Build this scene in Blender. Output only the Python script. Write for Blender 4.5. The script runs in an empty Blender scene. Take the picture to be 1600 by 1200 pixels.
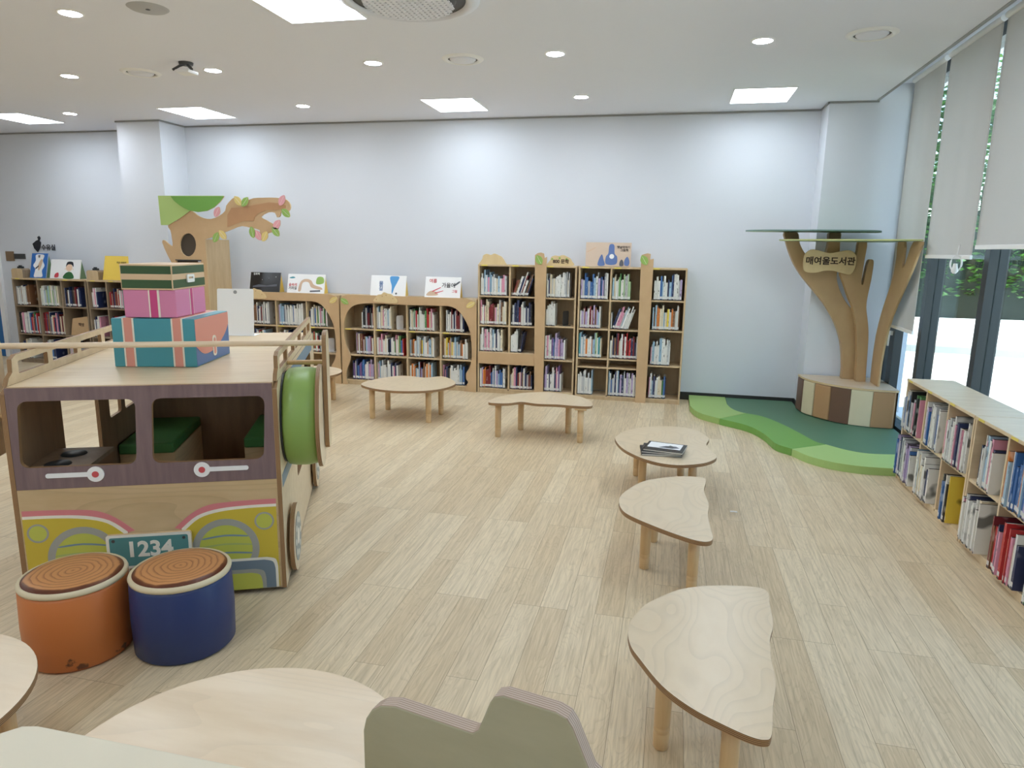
import bpy, bmesh, math, random
from mathutils import Vector, Matrix
# outlines measured in metres in the room (x towards the windows, y away from the camera, z up)
S = {'arch_in': [(-3.641, 0.001), (-3.664, 0.08), (-3.65, 0.181), (-3.616, 0.262), (-3.602, 0.342), (-3.632, 0.42), (-3.661, 0.498), (-3.674, 0.595), (-3.67, 0.713), (-3.646, 0.811), (-3.584, 0.9),
             (-3.5, 0.941), (-3.354, 0.959), (-3.149, 0.958), (-2.886, 0.955), (-2.548, 0.959), (-2.372, 0.954), (-2.274, 0.898), (-2.197, 0.789), (-2.148, 0.66), (-2.133, 0.51), (-2.133, 0.377),
             (-2.156, 0.281), (-2.195, 0.212), (-2.195, 0.144), (-2.175, 0.107), (-2.224, 0.007)],
 'arch_out': [(-3.646, -0.003), (-3.71, -0.003), (-3.718, 0.972), (-3.674, 1.031), (-3.611, 1.052), (-3.147, 1.053), (-2.548, 1.052), (-2.197, 1.048), (-2.111, 1.023), (-2.072, 0.951),
              (-2.076, -0.003)],
 'bench_bot': [(1.268, 7.203), (1.315, 7.114), (1.389, 6.94), (1.493, 6.815), (1.642, 6.71), (1.806, 6.643), (1.999, 6.632)],
 'bench_top': [(1.289, 7.276), (1.293, 7.045), (1.489, 6.79), (1.626, 6.648), (1.795, 6.615), (1.982, 6.618)],
 'cloud_a': [(-2.045, 1.412), (-2.045, 1.451), (-2.024, 1.484), (-2.015, 1.519), (-1.974, 1.537), (-1.932, 1.525), (-1.891, 1.541), (-1.849, 1.526), (-1.813, 1.511), (-1.791, 1.488), (-1.769, 1.449),
             (-1.774, 1.416)],
 'cloud_b': [(-1.297, 1.419), (-1.295, 1.458), (-1.277, 1.482), (-1.265, 1.516), (-1.225, 1.532), (-1.185, 1.527), (-1.138, 1.538), (-1.09, 1.519), (-1.058, 1.501), (-1.041, 1.471), (-1.032, 1.428)],
 'cloud_mid': [(-3.279, 0.979), (-3.267, 1.027), (-3.236, 1.06), (-3.195, 1.066), (-3.164, 1.09), (-3.124, 1.078), (-3.073, 1.07), (-3.044, 1.043), (-3.014, 1.025), (-3.015, 0.972)],
 'leaf_a': [(-1.39, 1.484), (-0.29, 1.5), (-2.139, 0.982), (-3.651, 0.973), (-2.144, 0.982), (-3.783, 0.976)],
 'mat_in': [(0.631, 7.552), (0.626, 7.259), (0.662, 7.056), (0.744, 6.91), (0.914, 6.799), (1.056, 6.537), (1.163, 6.237), (1.241, 5.984), (1.309, 5.909), (1.432, 5.786), (1.584, 5.72), (1.8, 5.752)],
 'mat_out': [(0.251, 7.532), (0.249, 7.073), (0.322, 6.784), (0.509, 6.585), (0.735, 6.386), (0.848, 6.12), (0.907, 5.817), (1.01, 5.687), (1.101, 5.52), (1.241, 5.399), (1.437, 5.339),
             (1.671, 5.349)],
 'owl_dark': [(-5.549, 2.116), (-4.866, 2.115), (-4.921, 2.055), (-5.002, 1.995), (-5.095, 1.956), (-5.212, 1.943), (-5.328, 1.961), (-5.44, 2.016), (-5.508, 2.065)],
 'owl_hole': [(-5.289, 1.583), (-5.298, 1.543), (-5.316, 1.506), (-5.341, 1.477), (-5.373, 1.458), (-5.406, 1.451), (-5.438, 1.456), (-5.467, 1.475), (-5.488, 1.503), (-5.5, 1.54), (-5.501, 1.58),
              (-5.492, 1.621), (-5.474, 1.657), (-5.448, 1.686), (-5.417, 1.705), (-5.384, 1.712), (-5.352, 1.706), (-5.324, 1.687), (-5.303, 1.659), (-5.291, 1.623)],
 'owl_inner': [(-4.86, 1.915), (-4.804, 1.991), (-4.677, 1.997), (-4.513, 2.024), (-4.338, 2.051), (-4.191, 2.041), (-4.137, 2.019), (-4.139, 1.993), (-4.194, 1.982), (-4.256, 1.971), (-4.367, 1.971),
               (-4.468, 1.938), (-4.521, 1.894), (-4.536, 1.851), (-4.662, 1.85), (-4.804, 1.805), (-4.87, 1.783)],
 'owl_leaves': [(-4.982, 1.947, 0.0, 60.0), (-4.713, 2.067, 1.0, 130.0), (-4.626, 2.056, 2.0, 50.0), (-4.174, 2.072, 0.0, 60.0), (-4.135, 1.939, 2.0, 140.0), (-4.25, 1.815, 0.0, 50.0),
                (-4.269, 1.739, 2.0, 130.0), (-4.556, 1.73, 2.0, 100.0), (-4.486, 1.698, 0.0, 120.0), (-4.406, 1.688, 1.0, 60.0), (-5.016, 1.67, 2.0, 60.0), (-4.93, 1.699, 1.0, 130.0)],
 'owl_light': [(-5.724, 2.122), (-4.88, 2.121), (-5.089, 2.056), (-5.303, 1.968), (-5.455, 1.878), (-5.615, 1.799), (-5.715, 1.798)],
 'owl_right': [(-5.168, 1.646), (-5.224, 0.951), (-5.253, 1.665), (-5.28, 0.964)],
 'owl_slot': [(-5.561, 1.408), (-5.241, 1.414), (-5.243, 1.389), (-5.563, 1.382)],
 'owl_tree': [(-5.63, 1.383), (-5.682, 1.48), (-5.731, 1.605), (-5.708, 1.631), (-5.658, 1.595), (-5.598, 1.562), (-5.599, 1.653), (-5.611, 1.743), (-5.639, 1.794), (-5.521, 1.845), (-5.381, 1.936),
              (-5.314, 1.958), (-5.252, 1.914), (-5.177, 1.881), (-5.074, 1.87), (-4.968, 1.904), (-4.887, 1.96), (-4.871, 2.014), (-4.816, 2.069), (-4.763, 2.102), (-4.728, 2.058), (-4.68, 2.026),
              (-4.601, 2.069), (-4.525, 2.096), (-4.412, 2.101), (-4.252, 2.101), (-4.131, 2.08), (-4.085, 2.026), (-4.094, 1.973), (-4.15, 1.94), (-4.199, 1.951), (-4.214, 1.908), (-4.251, 1.892),
              (-4.273, 1.94), (-4.36, 1.945), (-4.45, 1.896), (-4.389, 1.864), (-4.305, 1.821), (-4.244, 1.799), (-4.259, 1.756), (-4.322, 1.733), (-4.398, 1.711), (-4.426, 1.661), (-4.463, 1.677),
              (-4.471, 1.754), (-4.57, 1.775), (-4.695, 1.796), (-4.812, 1.762), (-4.944, 1.716), (-5.037, 1.682), (-5.17, 1.647)],
 'post_a': [(-1.413, 0.044), (-1.435, 1.416), (-1.437, 1.533), (-1.406, 1.554), (-1.374, 1.561), (-1.34, 1.55), (-1.332, 1.504), (-1.308, 1.515), (-1.31, 1.387), (-1.316, 0.05)],
 'post_b': [(-0.312, -0.019), (-0.322, 1.424), (-0.321, 1.552), (-0.291, 1.563), (-0.262, 1.571), (-0.228, 1.564), (-0.231, 1.509), (-0.196, 1.517), (-0.196, 1.411), (-0.202, -0.012)],
 'sign': [(1.191, 1.578), (1.242, 1.63), (1.311, 1.624), (1.41, 1.601), (1.504, 1.62), (1.585, 1.628), (1.638, 1.579), (1.639, 1.478), (1.607, 1.411), (1.552, 1.415), (1.467, 1.437), (1.384, 1.44),
          (1.303, 1.419), (1.219, 1.425), (1.191, 1.468)],
 'table_A': [(-2.807, 5.917), (-2.812, 6.083), (-2.733, 6.284), (-2.622, 6.43), (-2.487, 6.436), (-2.341, 6.409), (-2.212, 6.523), (-2.061, 6.39), (-1.966, 6.214), (-1.978, 6.016), (-2.052, 5.869),
             (-2.171, 5.772), (-2.335, 5.721), (-2.511, 5.726), (-2.681, 5.796)],
 'table_B': [(-1.457, 5.519), (-1.439, 5.711), (-1.335, 5.883), (-1.187, 6.017), (-1.019, 6.068), (-0.776, 5.998), (-0.643, 5.845), (-0.591, 5.679), (-0.614, 5.597), (-0.746, 5.582), (-0.882, 5.591),
             (-1.042, 5.568), (-1.186, 5.601), (-1.279, 5.521), (-1.383, 5.49)],
 'table_C': [(-0.32, 4.642), (-0.307, 4.767), (-0.254, 4.91), (-0.122, 5.044), (0.062, 5.117), (0.222, 5.068), (0.293, 4.924), (0.315, 4.826), (0.291, 4.67), (0.317, 4.522), (0.343, 4.412),
             (0.306, 4.304), (0.218, 4.211), (0.065, 4.155), (-0.091, 4.219), (-0.243, 4.408)],
 'table_D': [(-0.203, 3.45), (-0.194, 3.552), (-0.157, 3.666), (-0.093, 3.794), (-0.006, 3.875), (0.12, 3.946), (0.235, 3.954), (0.254, 3.901), (0.237, 3.743), (0.242, 3.641), (0.253, 3.518),
             (0.24, 3.361), (0.244, 3.198), (0.25, 3.086), (0.23, 3.037), (0.18, 3.031), (0.096, 3.074), (-0.007, 3.146), (-0.132, 3.252), (-0.182, 3.335)],
 'table_E': [(-0.078, 2.198), (-0.068, 2.282), (-0.023, 2.396), (0.045, 2.488), (0.117, 2.558), (0.215, 2.605), (0.313, 2.631), (0.396, 2.637), (0.428, 2.603), (0.422, 2.507), (0.416, 2.367),
             (0.391, 2.257), (0.38, 2.14), (0.378, 2.019), (0.353, 1.89), (0.334, 1.768), (0.313, 1.742), (0.273, 1.747), (0.208, 1.778), (0.124, 1.83), (0.042, 1.912), (-0.03, 2.036),
             (-0.064, 2.109)],
 'trunk_a': [(1.654, 0.405), (1.654, 0.508), (1.627, 0.711), (1.574, 0.879), (1.503, 1.015), (1.42, 1.135), (1.316, 1.254), (1.211, 1.374), (1.128, 1.493), (1.076, 1.598), (1.042, 1.688),
             (1.015, 1.792), (1.13, 1.793), (1.161, 1.689), (1.212, 1.6), (1.315, 1.497), (1.383, 1.528), (1.403, 1.618), (1.415, 1.708), (1.414, 1.796), (1.511, 1.797), (1.515, 1.694),
             (1.522, 1.546), (1.515, 1.411), (1.53, 1.321), (1.585, 1.201), (1.65, 1.112), (1.69, 1.068), (1.724, 0.947), (1.757, 0.794), (1.802, 0.398)],
 'trunk_b': [(1.757, 0.415), (1.745, 0.654), (1.721, 0.867), (1.694, 0.987), (1.661, 1.106), (1.617, 1.194), (1.562, 1.327), (1.524, 1.429), (1.586, 1.504), (1.646, 1.593), (1.654, 1.709),
             (1.722, 1.71), (1.718, 1.551), (1.712, 1.419), (1.714, 1.331), (1.728, 1.324), (1.738, 1.427), (1.751, 1.522), (1.766, 1.549), (1.79, 1.545), (1.798, 1.509), (1.793, 1.362),
             (1.78, 1.229), (1.778, 1.11), (1.808, 0.961), (1.827, 0.811), (1.844, 0.42)],
 'trunk_c': [(7.038, 0.402), (7.053, 0.569), (7.033, 0.846), (6.927, 1.094), (6.804, 1.275), (6.72, 1.419), (6.695, 1.585), (6.699, 1.708), (6.525, 1.706), (6.499, 1.587), (6.508, 1.5),
             (6.463, 1.494), (6.395, 1.587), (6.3, 1.703), (6.091, 1.7), (6.137, 1.627), (6.265, 1.46), (6.438, 1.269), (6.624, 1.063), (6.729, 0.853), (6.785, 0.626), (6.787, 0.445)],
 'xs_tall': [(-2.072, 0.566), (-1.713, 0.582), (-1.426, 0.595), (-1.298, 0.601), (-0.977, 0.615), (-0.949, 0.617), (-0.627, 0.631), (-0.285, 0.647), (-0.173, 0.652), (0.16, 0.667)]}
C = bpy.context.scene.collection
PI = math.pi
V = Vector
rnd = random.Random(7)

# ------------------------------------------------------------------ materials
def newmat(name):
    m = bpy.data.materials.new(name); m.use_nodes = True
    nt = m.node_tree; b = nt.nodes.get('Principled BSDF')
    return m, nt, b, nt.nodes.get('Material Output')
def srgb(r, g, b):
    f = lambda c: (c/255/12.92) if c/255 <= 0.04045 else ((c/255+0.055)/1.055)**2.4
    return (f(r), f(g), f(b), 1)
def N(nt, typ, **kw):
    n = nt.nodes.new(typ)
    for k, v in kw.items(): setattr(n, k, v)
    return n
def flat(name, col, rough=0.5, spec=0.5, metal=0.0, bump=0.0, bscale=200, vary=0.0):
    m, nt, b, o = newmat(name)
    b.inputs['Base Color'].default_value = col
    b.inputs['Roughness'].default_value = rough
    b.inputs['Specular IOR Level'].default_value = spec
    b.inputs['Metallic'].default_value = metal
    tc = N(nt, 'ShaderNodeTexCoord'); no = N(nt, 'ShaderNodeTexNoise')
    no.inputs['Scale'].default_value = bscale if bump else 6
    no.inputs['Detail'].default_value = 4
    nt.links.new(tc.outputs['Object'], no.inputs['Vector'])
    if bump:
        bp = N(nt, 'ShaderNodeBump'); bp.inputs['Strength'].default_value = bump
        nt.links.new(no.outputs['Fac'], bp.inputs['Height']); nt.links.new(bp.outputs['Normal'], b.inputs['Normal'])
    if vary:
        mx = N(nt, 'ShaderNodeMix', data_type='RGBA')
        mx.inputs['A'].default_value = col
        mx.inputs['B'].default_value = tuple(c*(1-vary) for c in col[:3])+(1,)
        nt.links.new(no.outputs['Fac'], mx.inputs['Factor']); nt.links.new(mx.outputs['Result'], b.inputs['Base Color'])
    return m
def wood(name, c1, c2, stretch=(2, 14, 14), scale=1.0, rough=0.42, contrast=1.0, rings=0.0):
    m, nt, b, o = newmat(name)
    tc = N(nt, 'ShaderNodeTexCoord'); mp = N(nt, 'ShaderNodeMapping')
    mp.inputs['Scale'].default_value = tuple(s*scale for s in stretch)
    nt.links.new(tc.outputs['Object'], mp.inputs['Vector'])
    no = N(nt, 'ShaderNodeTexNoise'); no.inputs['Scale'].default_value = 1.6; no.inputs['Detail'].default_value = 7; no.inputs['Roughness'].default_value = 0.6
    nt.links.new(mp.outputs['Vector'], no.inputs['Vector'])
    ramp = N(nt, 'ShaderNodeValToRGB')
    ramp.color_ramp.elements[0].position = 0.5-0.22/contrast; ramp.color_ramp.elements[0].color = c2
    ramp.color_ramp.elements[1].position = 0.5+0.18/contrast; ramp.color_ramp.elements[1].color = c1
    nt.links.new(no.outputs['Fac'], ramp.inputs['Fac'])
    out = ramp.outputs['Color']
    if rings:
        n2 = N(nt, 'ShaderNodeTexNoise'); n2.inputs['Scale'].default_value = 0.32; n2.inputs['Detail'].default_value = 1.5
        nt.links.new(mp.outputs['Vector'], n2.inputs['Vector'])
        mu = N(nt, 'ShaderNodeMath', operation='MULTIPLY'); mu.inputs[1].default_value = 26
        nt.links.new(n2.outputs['Fac'], mu.inputs[0])
        fr = N(nt, 'ShaderNodeMath', operation='FRACT'); nt.links.new(mu.outputs[0], fr.inputs[0])
        r2 = N(nt, 'ShaderNodeValToRGB')
        r2.color_ramp.elements[0].position = 0.0; r2.color_ramp.elements[0].color = (1-rings,)*3+(1,)
        r2.color_ramp.elements[1].position = 0.4; r2.color_ramp.elements[1].color = (1, 1, 1, 1)
        nt.links.new(fr.outputs[0], r2.inputs['Fac'])
        mx = N(nt, 'ShaderNodeMix', data_type='RGBA', blend_type='MULTIPLY'); mx.inputs['Factor'].default_value = 1
        nt.links.new(out, mx.inputs['A']); nt.links.new(r2.outputs['Color'], mx.inputs['B'])
        out = mx.outputs['Result']
    nt.links.new(out, b.inputs['Base Color'])
    b.inputs['Roughness'].default_value = rough
    return m
def plyedge(name, c1, c2, n):
    # layered plywood edge: bands across the thickness (UV v runs through the sheet, 0..1)
    m, nt, b, o = newmat(name)
    uv = N(nt, 'ShaderNodeUVMap'); sp = N(nt, 'ShaderNodeSeparateXYZ')
    nt.links.new(uv.outputs['UV'], sp.inputs['Vector'])
    mu = N(nt, 'ShaderNodeMath', operation='MULTIPLY'); mu.inputs[1].default_value = n
    nt.links.new(sp.outputs['Y'], mu.inputs[0])
    fr = N(nt, 'ShaderNodeMath', operation='FRACT'); nt.links.new(mu.outputs[0], fr.inputs[0])
    r = N(nt, 'ShaderNodeValToRGB')
    r.color_ramp.elements[0].position = 0.42; r.color_ramp.elements[0].color = c1
    r.color_ramp.elements[1].position = 0.58; r.color_ramp.elements[1].color = c2
    nt.links.new(fr.outputs[0], r.inputs['Fac']); nt.links.new(r.outputs['Color'], b.inputs['Base Color'])
    b.inputs['Roughness'].default_value = 0.5
    return m
def emis(name, col, s):
    m, nt, b, o = newmat(name)
    e = N(nt, 'ShaderNodeEmission'); e.inputs['Color'].default_value = col; e.inputs['Strength'].default_value = s
    nt.links.new(e.outputs[0], o.inputs['Surface']); return m

M = {}
M['wall'] = flat('wall_paint', srgb(214, 217, 224), 0.7, 0.3, bump=0.02, bscale=150)
M['ceil'] = flat('ceiling_paint', srgb(230, 232, 241), 0.85, 0.2, bump=0.02, bscale=120)
M['white'] = flat('white_plastic', srgb(238, 238, 238), 0.45)
M['paper'] = flat('paper', srgb(232, 228, 218), 0.8)
M['black'] = flat('black_metal', srgb(38, 44, 48), 0.4)
M['skirt'] = flat('dark_skirting', srgb(44, 44, 42), 0.5)
M['shadowgap'] = flat('grey_trim', srgb(150, 150, 150), 0.7)
M['grey'] = flat('grey_plastic', srgb(150, 150, 150), 0.5)
M['dgrey'] = flat('dark_grey', srgb(70, 70, 70), 0.5)
M['birch'] = wood('birch_ply', srgb(226, 205, 172), srgb(210, 186, 150), (1.4, 11, 11), 1.0, 0.38, 1.0)
M['birchtop'] = wood('birch_table_top', srgb(221, 202, 172), srgb(212, 190, 157), (9, 4, 4), 1.0, 0.28, 0.55, rings=0.08)
M['maple'] = wood('pale_maple', srgb(232, 212, 184), srgb(220, 196, 164), (2, 12, 12), 0.7, 0.3, 0.9, rings=0.05)
M['shelf'] = wood('shelf_wood', srgb(206, 182, 146), srgb(190, 163, 126), (8, 8, 1.2), 1.5, 0.5)
M['shelfback'] = wood('shelf_back_wood', srgb(180, 160, 130), srgb(165, 145, 115), (8, 8, 1.2), 1.5, 0.55)
M['oldshelf'] = wood('dull_shelf_wood', srgb(150, 130, 108), srgb(128, 108, 86), (8, 8, 1.2), 1.5, 0.55)
M['leg'] = wood('leg_wood', srgb(218, 186, 140), srgb(200, 164, 118), (14, 14, 1.5), 1.2, 0.4)
M['mdf'] = wood('brown_board', srgb(202, 170, 130), srgb(192, 158, 118), (1.2, 1.2, 1.2), 2, 0.5)
M['mdfdark'] = wood('reddish_board', srgb(188, 144, 104), srgb(178, 134, 96), (1.2, 1.2, 1.2), 2, 0.5)
M['trunk'] = wood('tree_board', srgb(186, 156, 114), srgb(176, 145, 104), (1.5, 1.5, 1), 2, 0.5)
M['pale'] = wood('pale_cutout', srgb(222, 198, 152), srgb(212, 186, 140), (4, 4, 2), 2, 0.5)
M['edge'] = plyedge('ply_edge', srgb(176, 138, 96), srgb(110, 78, 50), 4)
M['edgepale'] = plyedge('pale_ply_edge', srgb(226, 204, 164), srgb(186, 152, 108), 4)
M['edgegrey'] = plyedge('grey_ply_edge', srgb(196, 176, 160), srgb(160, 138, 122), 6)
M['sage'] = wood('sage_board', srgb(176, 172, 146), srgb(166, 162, 136), (3, 3, 9), 1, 0.5)
M['cream'] = flat('cream_board', srgb(228, 218, 196), 0.4, vary=0.06)
M['buswood'] = wood('shaded_bus_birch', srgb(206, 180, 140), srgb(190, 162, 120), (3, 3, 12), 0.6, 0.45, 0.9, rings=0.12)  # birch with the shade on the bus front mixed into its colour
M['purple'] = wood('dusky_purple_wood', srgb(130, 108, 108), srgb(112, 92, 94), (16, 2, 1.5), 1.5, 0.55)
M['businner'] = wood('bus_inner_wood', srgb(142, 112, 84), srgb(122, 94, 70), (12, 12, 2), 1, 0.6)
M['pink'] = flat('dusty_pink', srgb(212, 128, 132), 0.5)
M['yellow'] = flat('mustard_yellow', srgb(206, 182, 62), 0.5, vary=0.05)
M['lime'] = flat('lime_yellow', srgb(190, 194, 84), 0.5)
M['ring'] = flat('light_ring_grey', srgb(160, 160, 152), 0.5)
M['slate'] = flat('slate_blue', srgb(112, 128, 142), 0.5)
M['platecol'] = flat('plate_teal', srgb(86, 140, 138), 0.5)
M['offwhite'] = flat('offwhite', srgb(236, 230, 216), 0.5)
M['reddot'] = flat('red_dot', srgb(200, 80, 84), 0.5)
M['bluegrey'] = flat('blue_grey_stripe', srgb(120, 142, 160), 0.5)
M['teal'] = flat('teal_board', srgb(74, 152, 166), 0.35)
M['salmon'] = flat('salmon', srgb(222, 152, 136), 0.4)
M['boxblue'] = flat('box_blue', srgb(78, 116, 172), 0.35)
M['boxpink'] = flat('box_pink', srgb(216, 134, 172), 0.4)
M['magenta'] = flat('magenta', srgb(204, 74, 132), 0.4)
M['boxgreen'] = flat('box_green', srgb(58, 88, 54), 0.4)
M['boxtan'] = flat('box_tan', srgb(222, 190, 154), 0.45)
M['greenpad'] = flat('green_vinyl', srgb(136, 166, 86), 0.38, bump=0.03, bscale=40)
M['benchpad'] = flat('dark_green_vinyl', srgb(58, 112, 56), 0.5, bump=0.03, bscale=60)
M['matlight'] = flat('light_green_mat', srgb(154, 184, 106), 0.5, bump=0.03, bscale=50)
M['matmid'] = flat('mid_green_mat', srgb(112, 160, 74), 0.5, bump=0.03, bscale=50)
M['matpale'] = flat('pale_green_mat', srgb(164, 194, 118), 0.5, bump=0.03, bscale=50)
M['matdark'] = flat('dark_green_mat', srgb(84, 122, 94), 0.5, bump=0.03, bscale=50)
M['padbrown'] = flat('dark_brown_vinyl', srgb(108, 78, 62), 0.45)
M['padtan'] = flat('tan_vinyl', srgb(178, 138, 98), 0.45)
M['padcream'] = flat('cream_vinyl', srgb(214, 200, 168), 0.45)
M['blue'] = flat('navy_vinyl', srgb(36, 54, 104), 0.4, bump=0.02, bscale=30)
M['leafg'] = flat('leaf_green', srgb(152, 186, 96), 0.5, vary=0.12)
M['leafd'] = flat('leaf_dark_green', srgb(112, 162, 74), 0.5)
M['leafl'] = flat('leaf_light_green', srgb(172, 196, 120), 0.5)
M['leafp'] = flat('leaf_pink', srgb(222, 160, 166), 0.5)
M['leafy'] = flat('leaf_yellow', srgb(222, 200, 128), 0.5)
M['canopy'] = flat('canopy_green', srgb(150, 172, 130), 0.5)
M['canopyedge'] = flat('canopy_edge', srgb(196, 204, 140), 0.5)
M['canopyedgeb'] = flat('canopy_bluish_edge', srgb(120, 150, 146), 0.5)
M['hole'] = flat('hollow_shade_brown', srgb(74, 64, 54), 0.7)  # dark brown painted for the shade inside the tree cutout's openings
M['ink'] = flat('dark_brown_ink', srgb(62, 38, 26), 0.6)
M['blackink'] = flat('black_ink', srgb(30, 32, 40), 0.6)
M['tag'] = flat('yellow_shelf_tag', srgb(226, 206, 96), 0.5)
M['door'] = flat('blue_door', srgb(30, 100, 160), 0.4)
M['plaque'] = flat('brown_plaque', srgb(128, 104, 78), 0.5)
M['steel'] = flat('steel', srgb(190, 190, 190), 0.3, metal=1.0)
M['standy'] = flat('yellow_stand', srgb(226, 192, 84), 0.5)
M['standg'] = flat('green_stand', srgb(110, 140, 104), 0.5)
M['panel'] = emis('panel_light', (0.86, 0.97, 1.06, 1), 7.0)
M['lamp'] = emis('downlight_glow', (0.9, 0.97, 1.05, 1), 110.0)
M['concrete'] = flat('pale_paving', srgb(222, 220, 212), 0.9, vary=0.08)
M['curb'] = flat('grey_curb', srgb(150, 152, 150), 0.9)
M['bark'] = flat('bark', srgb(84, 70, 56), 0.9, bump=0.3, bscale=20)
M['hedge'] = flat('hedge_base', srgb(26, 40, 30), 0.9, vary=0.4)
def leafmat():
    m, nt, b, o = newmat('tree_leaves')
    b.inputs['Base Color'].default_value = srgb(60, 104, 46); b.inputs['Roughness'].default_value = 0.5
    tr = N(nt, 'ShaderNodeBsdfTranslucent'); tr.inputs['Color'].default_value = srgb(90, 140, 50)
    mx = N(nt, 'ShaderNodeMixShader'); mx.inputs[0].default_value = 0.4
    nt.links.new(b.outputs[0], mx.inputs[1]); nt.links.new(tr.outputs[0], mx.inputs[2]); nt.links.new(mx.outputs[0], o.inputs['Surface'])
    return m
M['leaves'] = leafmat()
def glassmat():
    m, nt, b, o = newmat('window_glass')
    t = N(nt, 'ShaderNodeBsdfTransparent'); t.inputs['Color'].default_value = (0.86, 0.93, 0.92, 1)
    g = N(nt, 'ShaderNodeBsdfGlossy'); g.inputs['Roughness'].default_value = 0.02
    lw = N(nt, 'ShaderNodeLayerWeight'); pw = N(nt, 'ShaderNodeMath', operation='POWER'); pw.inputs[1].default_value = 5; nt.links.new(lw.outputs['Facing'], pw.inputs[0])
    f = N(nt, 'ShaderNodeMath', operation='MULTIPLY_ADD'); f.inputs[1].default_value = 0.6; f.inputs[2].default_value = 0.04; nt.links.new(pw.outputs[0], f.inputs[0])
    mx = N(nt, 'ShaderNodeMixShader')
    nt.links.new(f.outputs[0], mx.inputs[0]); nt.links.new(t.outputs[0], mx.inputs[1]); nt.links.new(g.outputs[0], mx.inputs[2]); nt.links.new(mx.outputs[0], o.inputs['Surface'])
    return m
M['glass'] = glassmat()
def fabric():
    m, nt, b, o = newmat('blind_fabric')
    b.inputs['Base Color'].default_value = srgb(216, 212, 206); b.inputs['Roughness'].default_value = 0.9
    tr = N(nt, 'ShaderNodeBsdfTranslucent'); tr.inputs['Color'].default_value = srgb(205, 205, 205)
    mx = N(nt, 'ShaderNodeMixShader'); mx.inputs[0].default_value = 0.35
    tc = N(nt, 'ShaderNodeTexCoord'); no = N(nt, 'ShaderNodeTexNoise'); no.inputs['Scale'].default_value = 400
    bp = N(nt, 'ShaderNodeBump'); bp.inputs['Strength'].default_value = 0.05
    nt.links.new(tc.outputs['Object'], no.inputs['Vector']); nt.links.new(no.outputs['Fac'], bp.inputs['Height']); nt.links.new(bp.outputs['Normal'], b.inputs['Normal'])
    nt.links.new(b.outputs[0], mx.inputs[1]); nt.links.new(tr.outputs[0], mx.inputs[2]); nt.links.new(mx.outputs[0], o.inputs['Surface'])
    return m
M['fabric'] = fabric()
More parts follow.
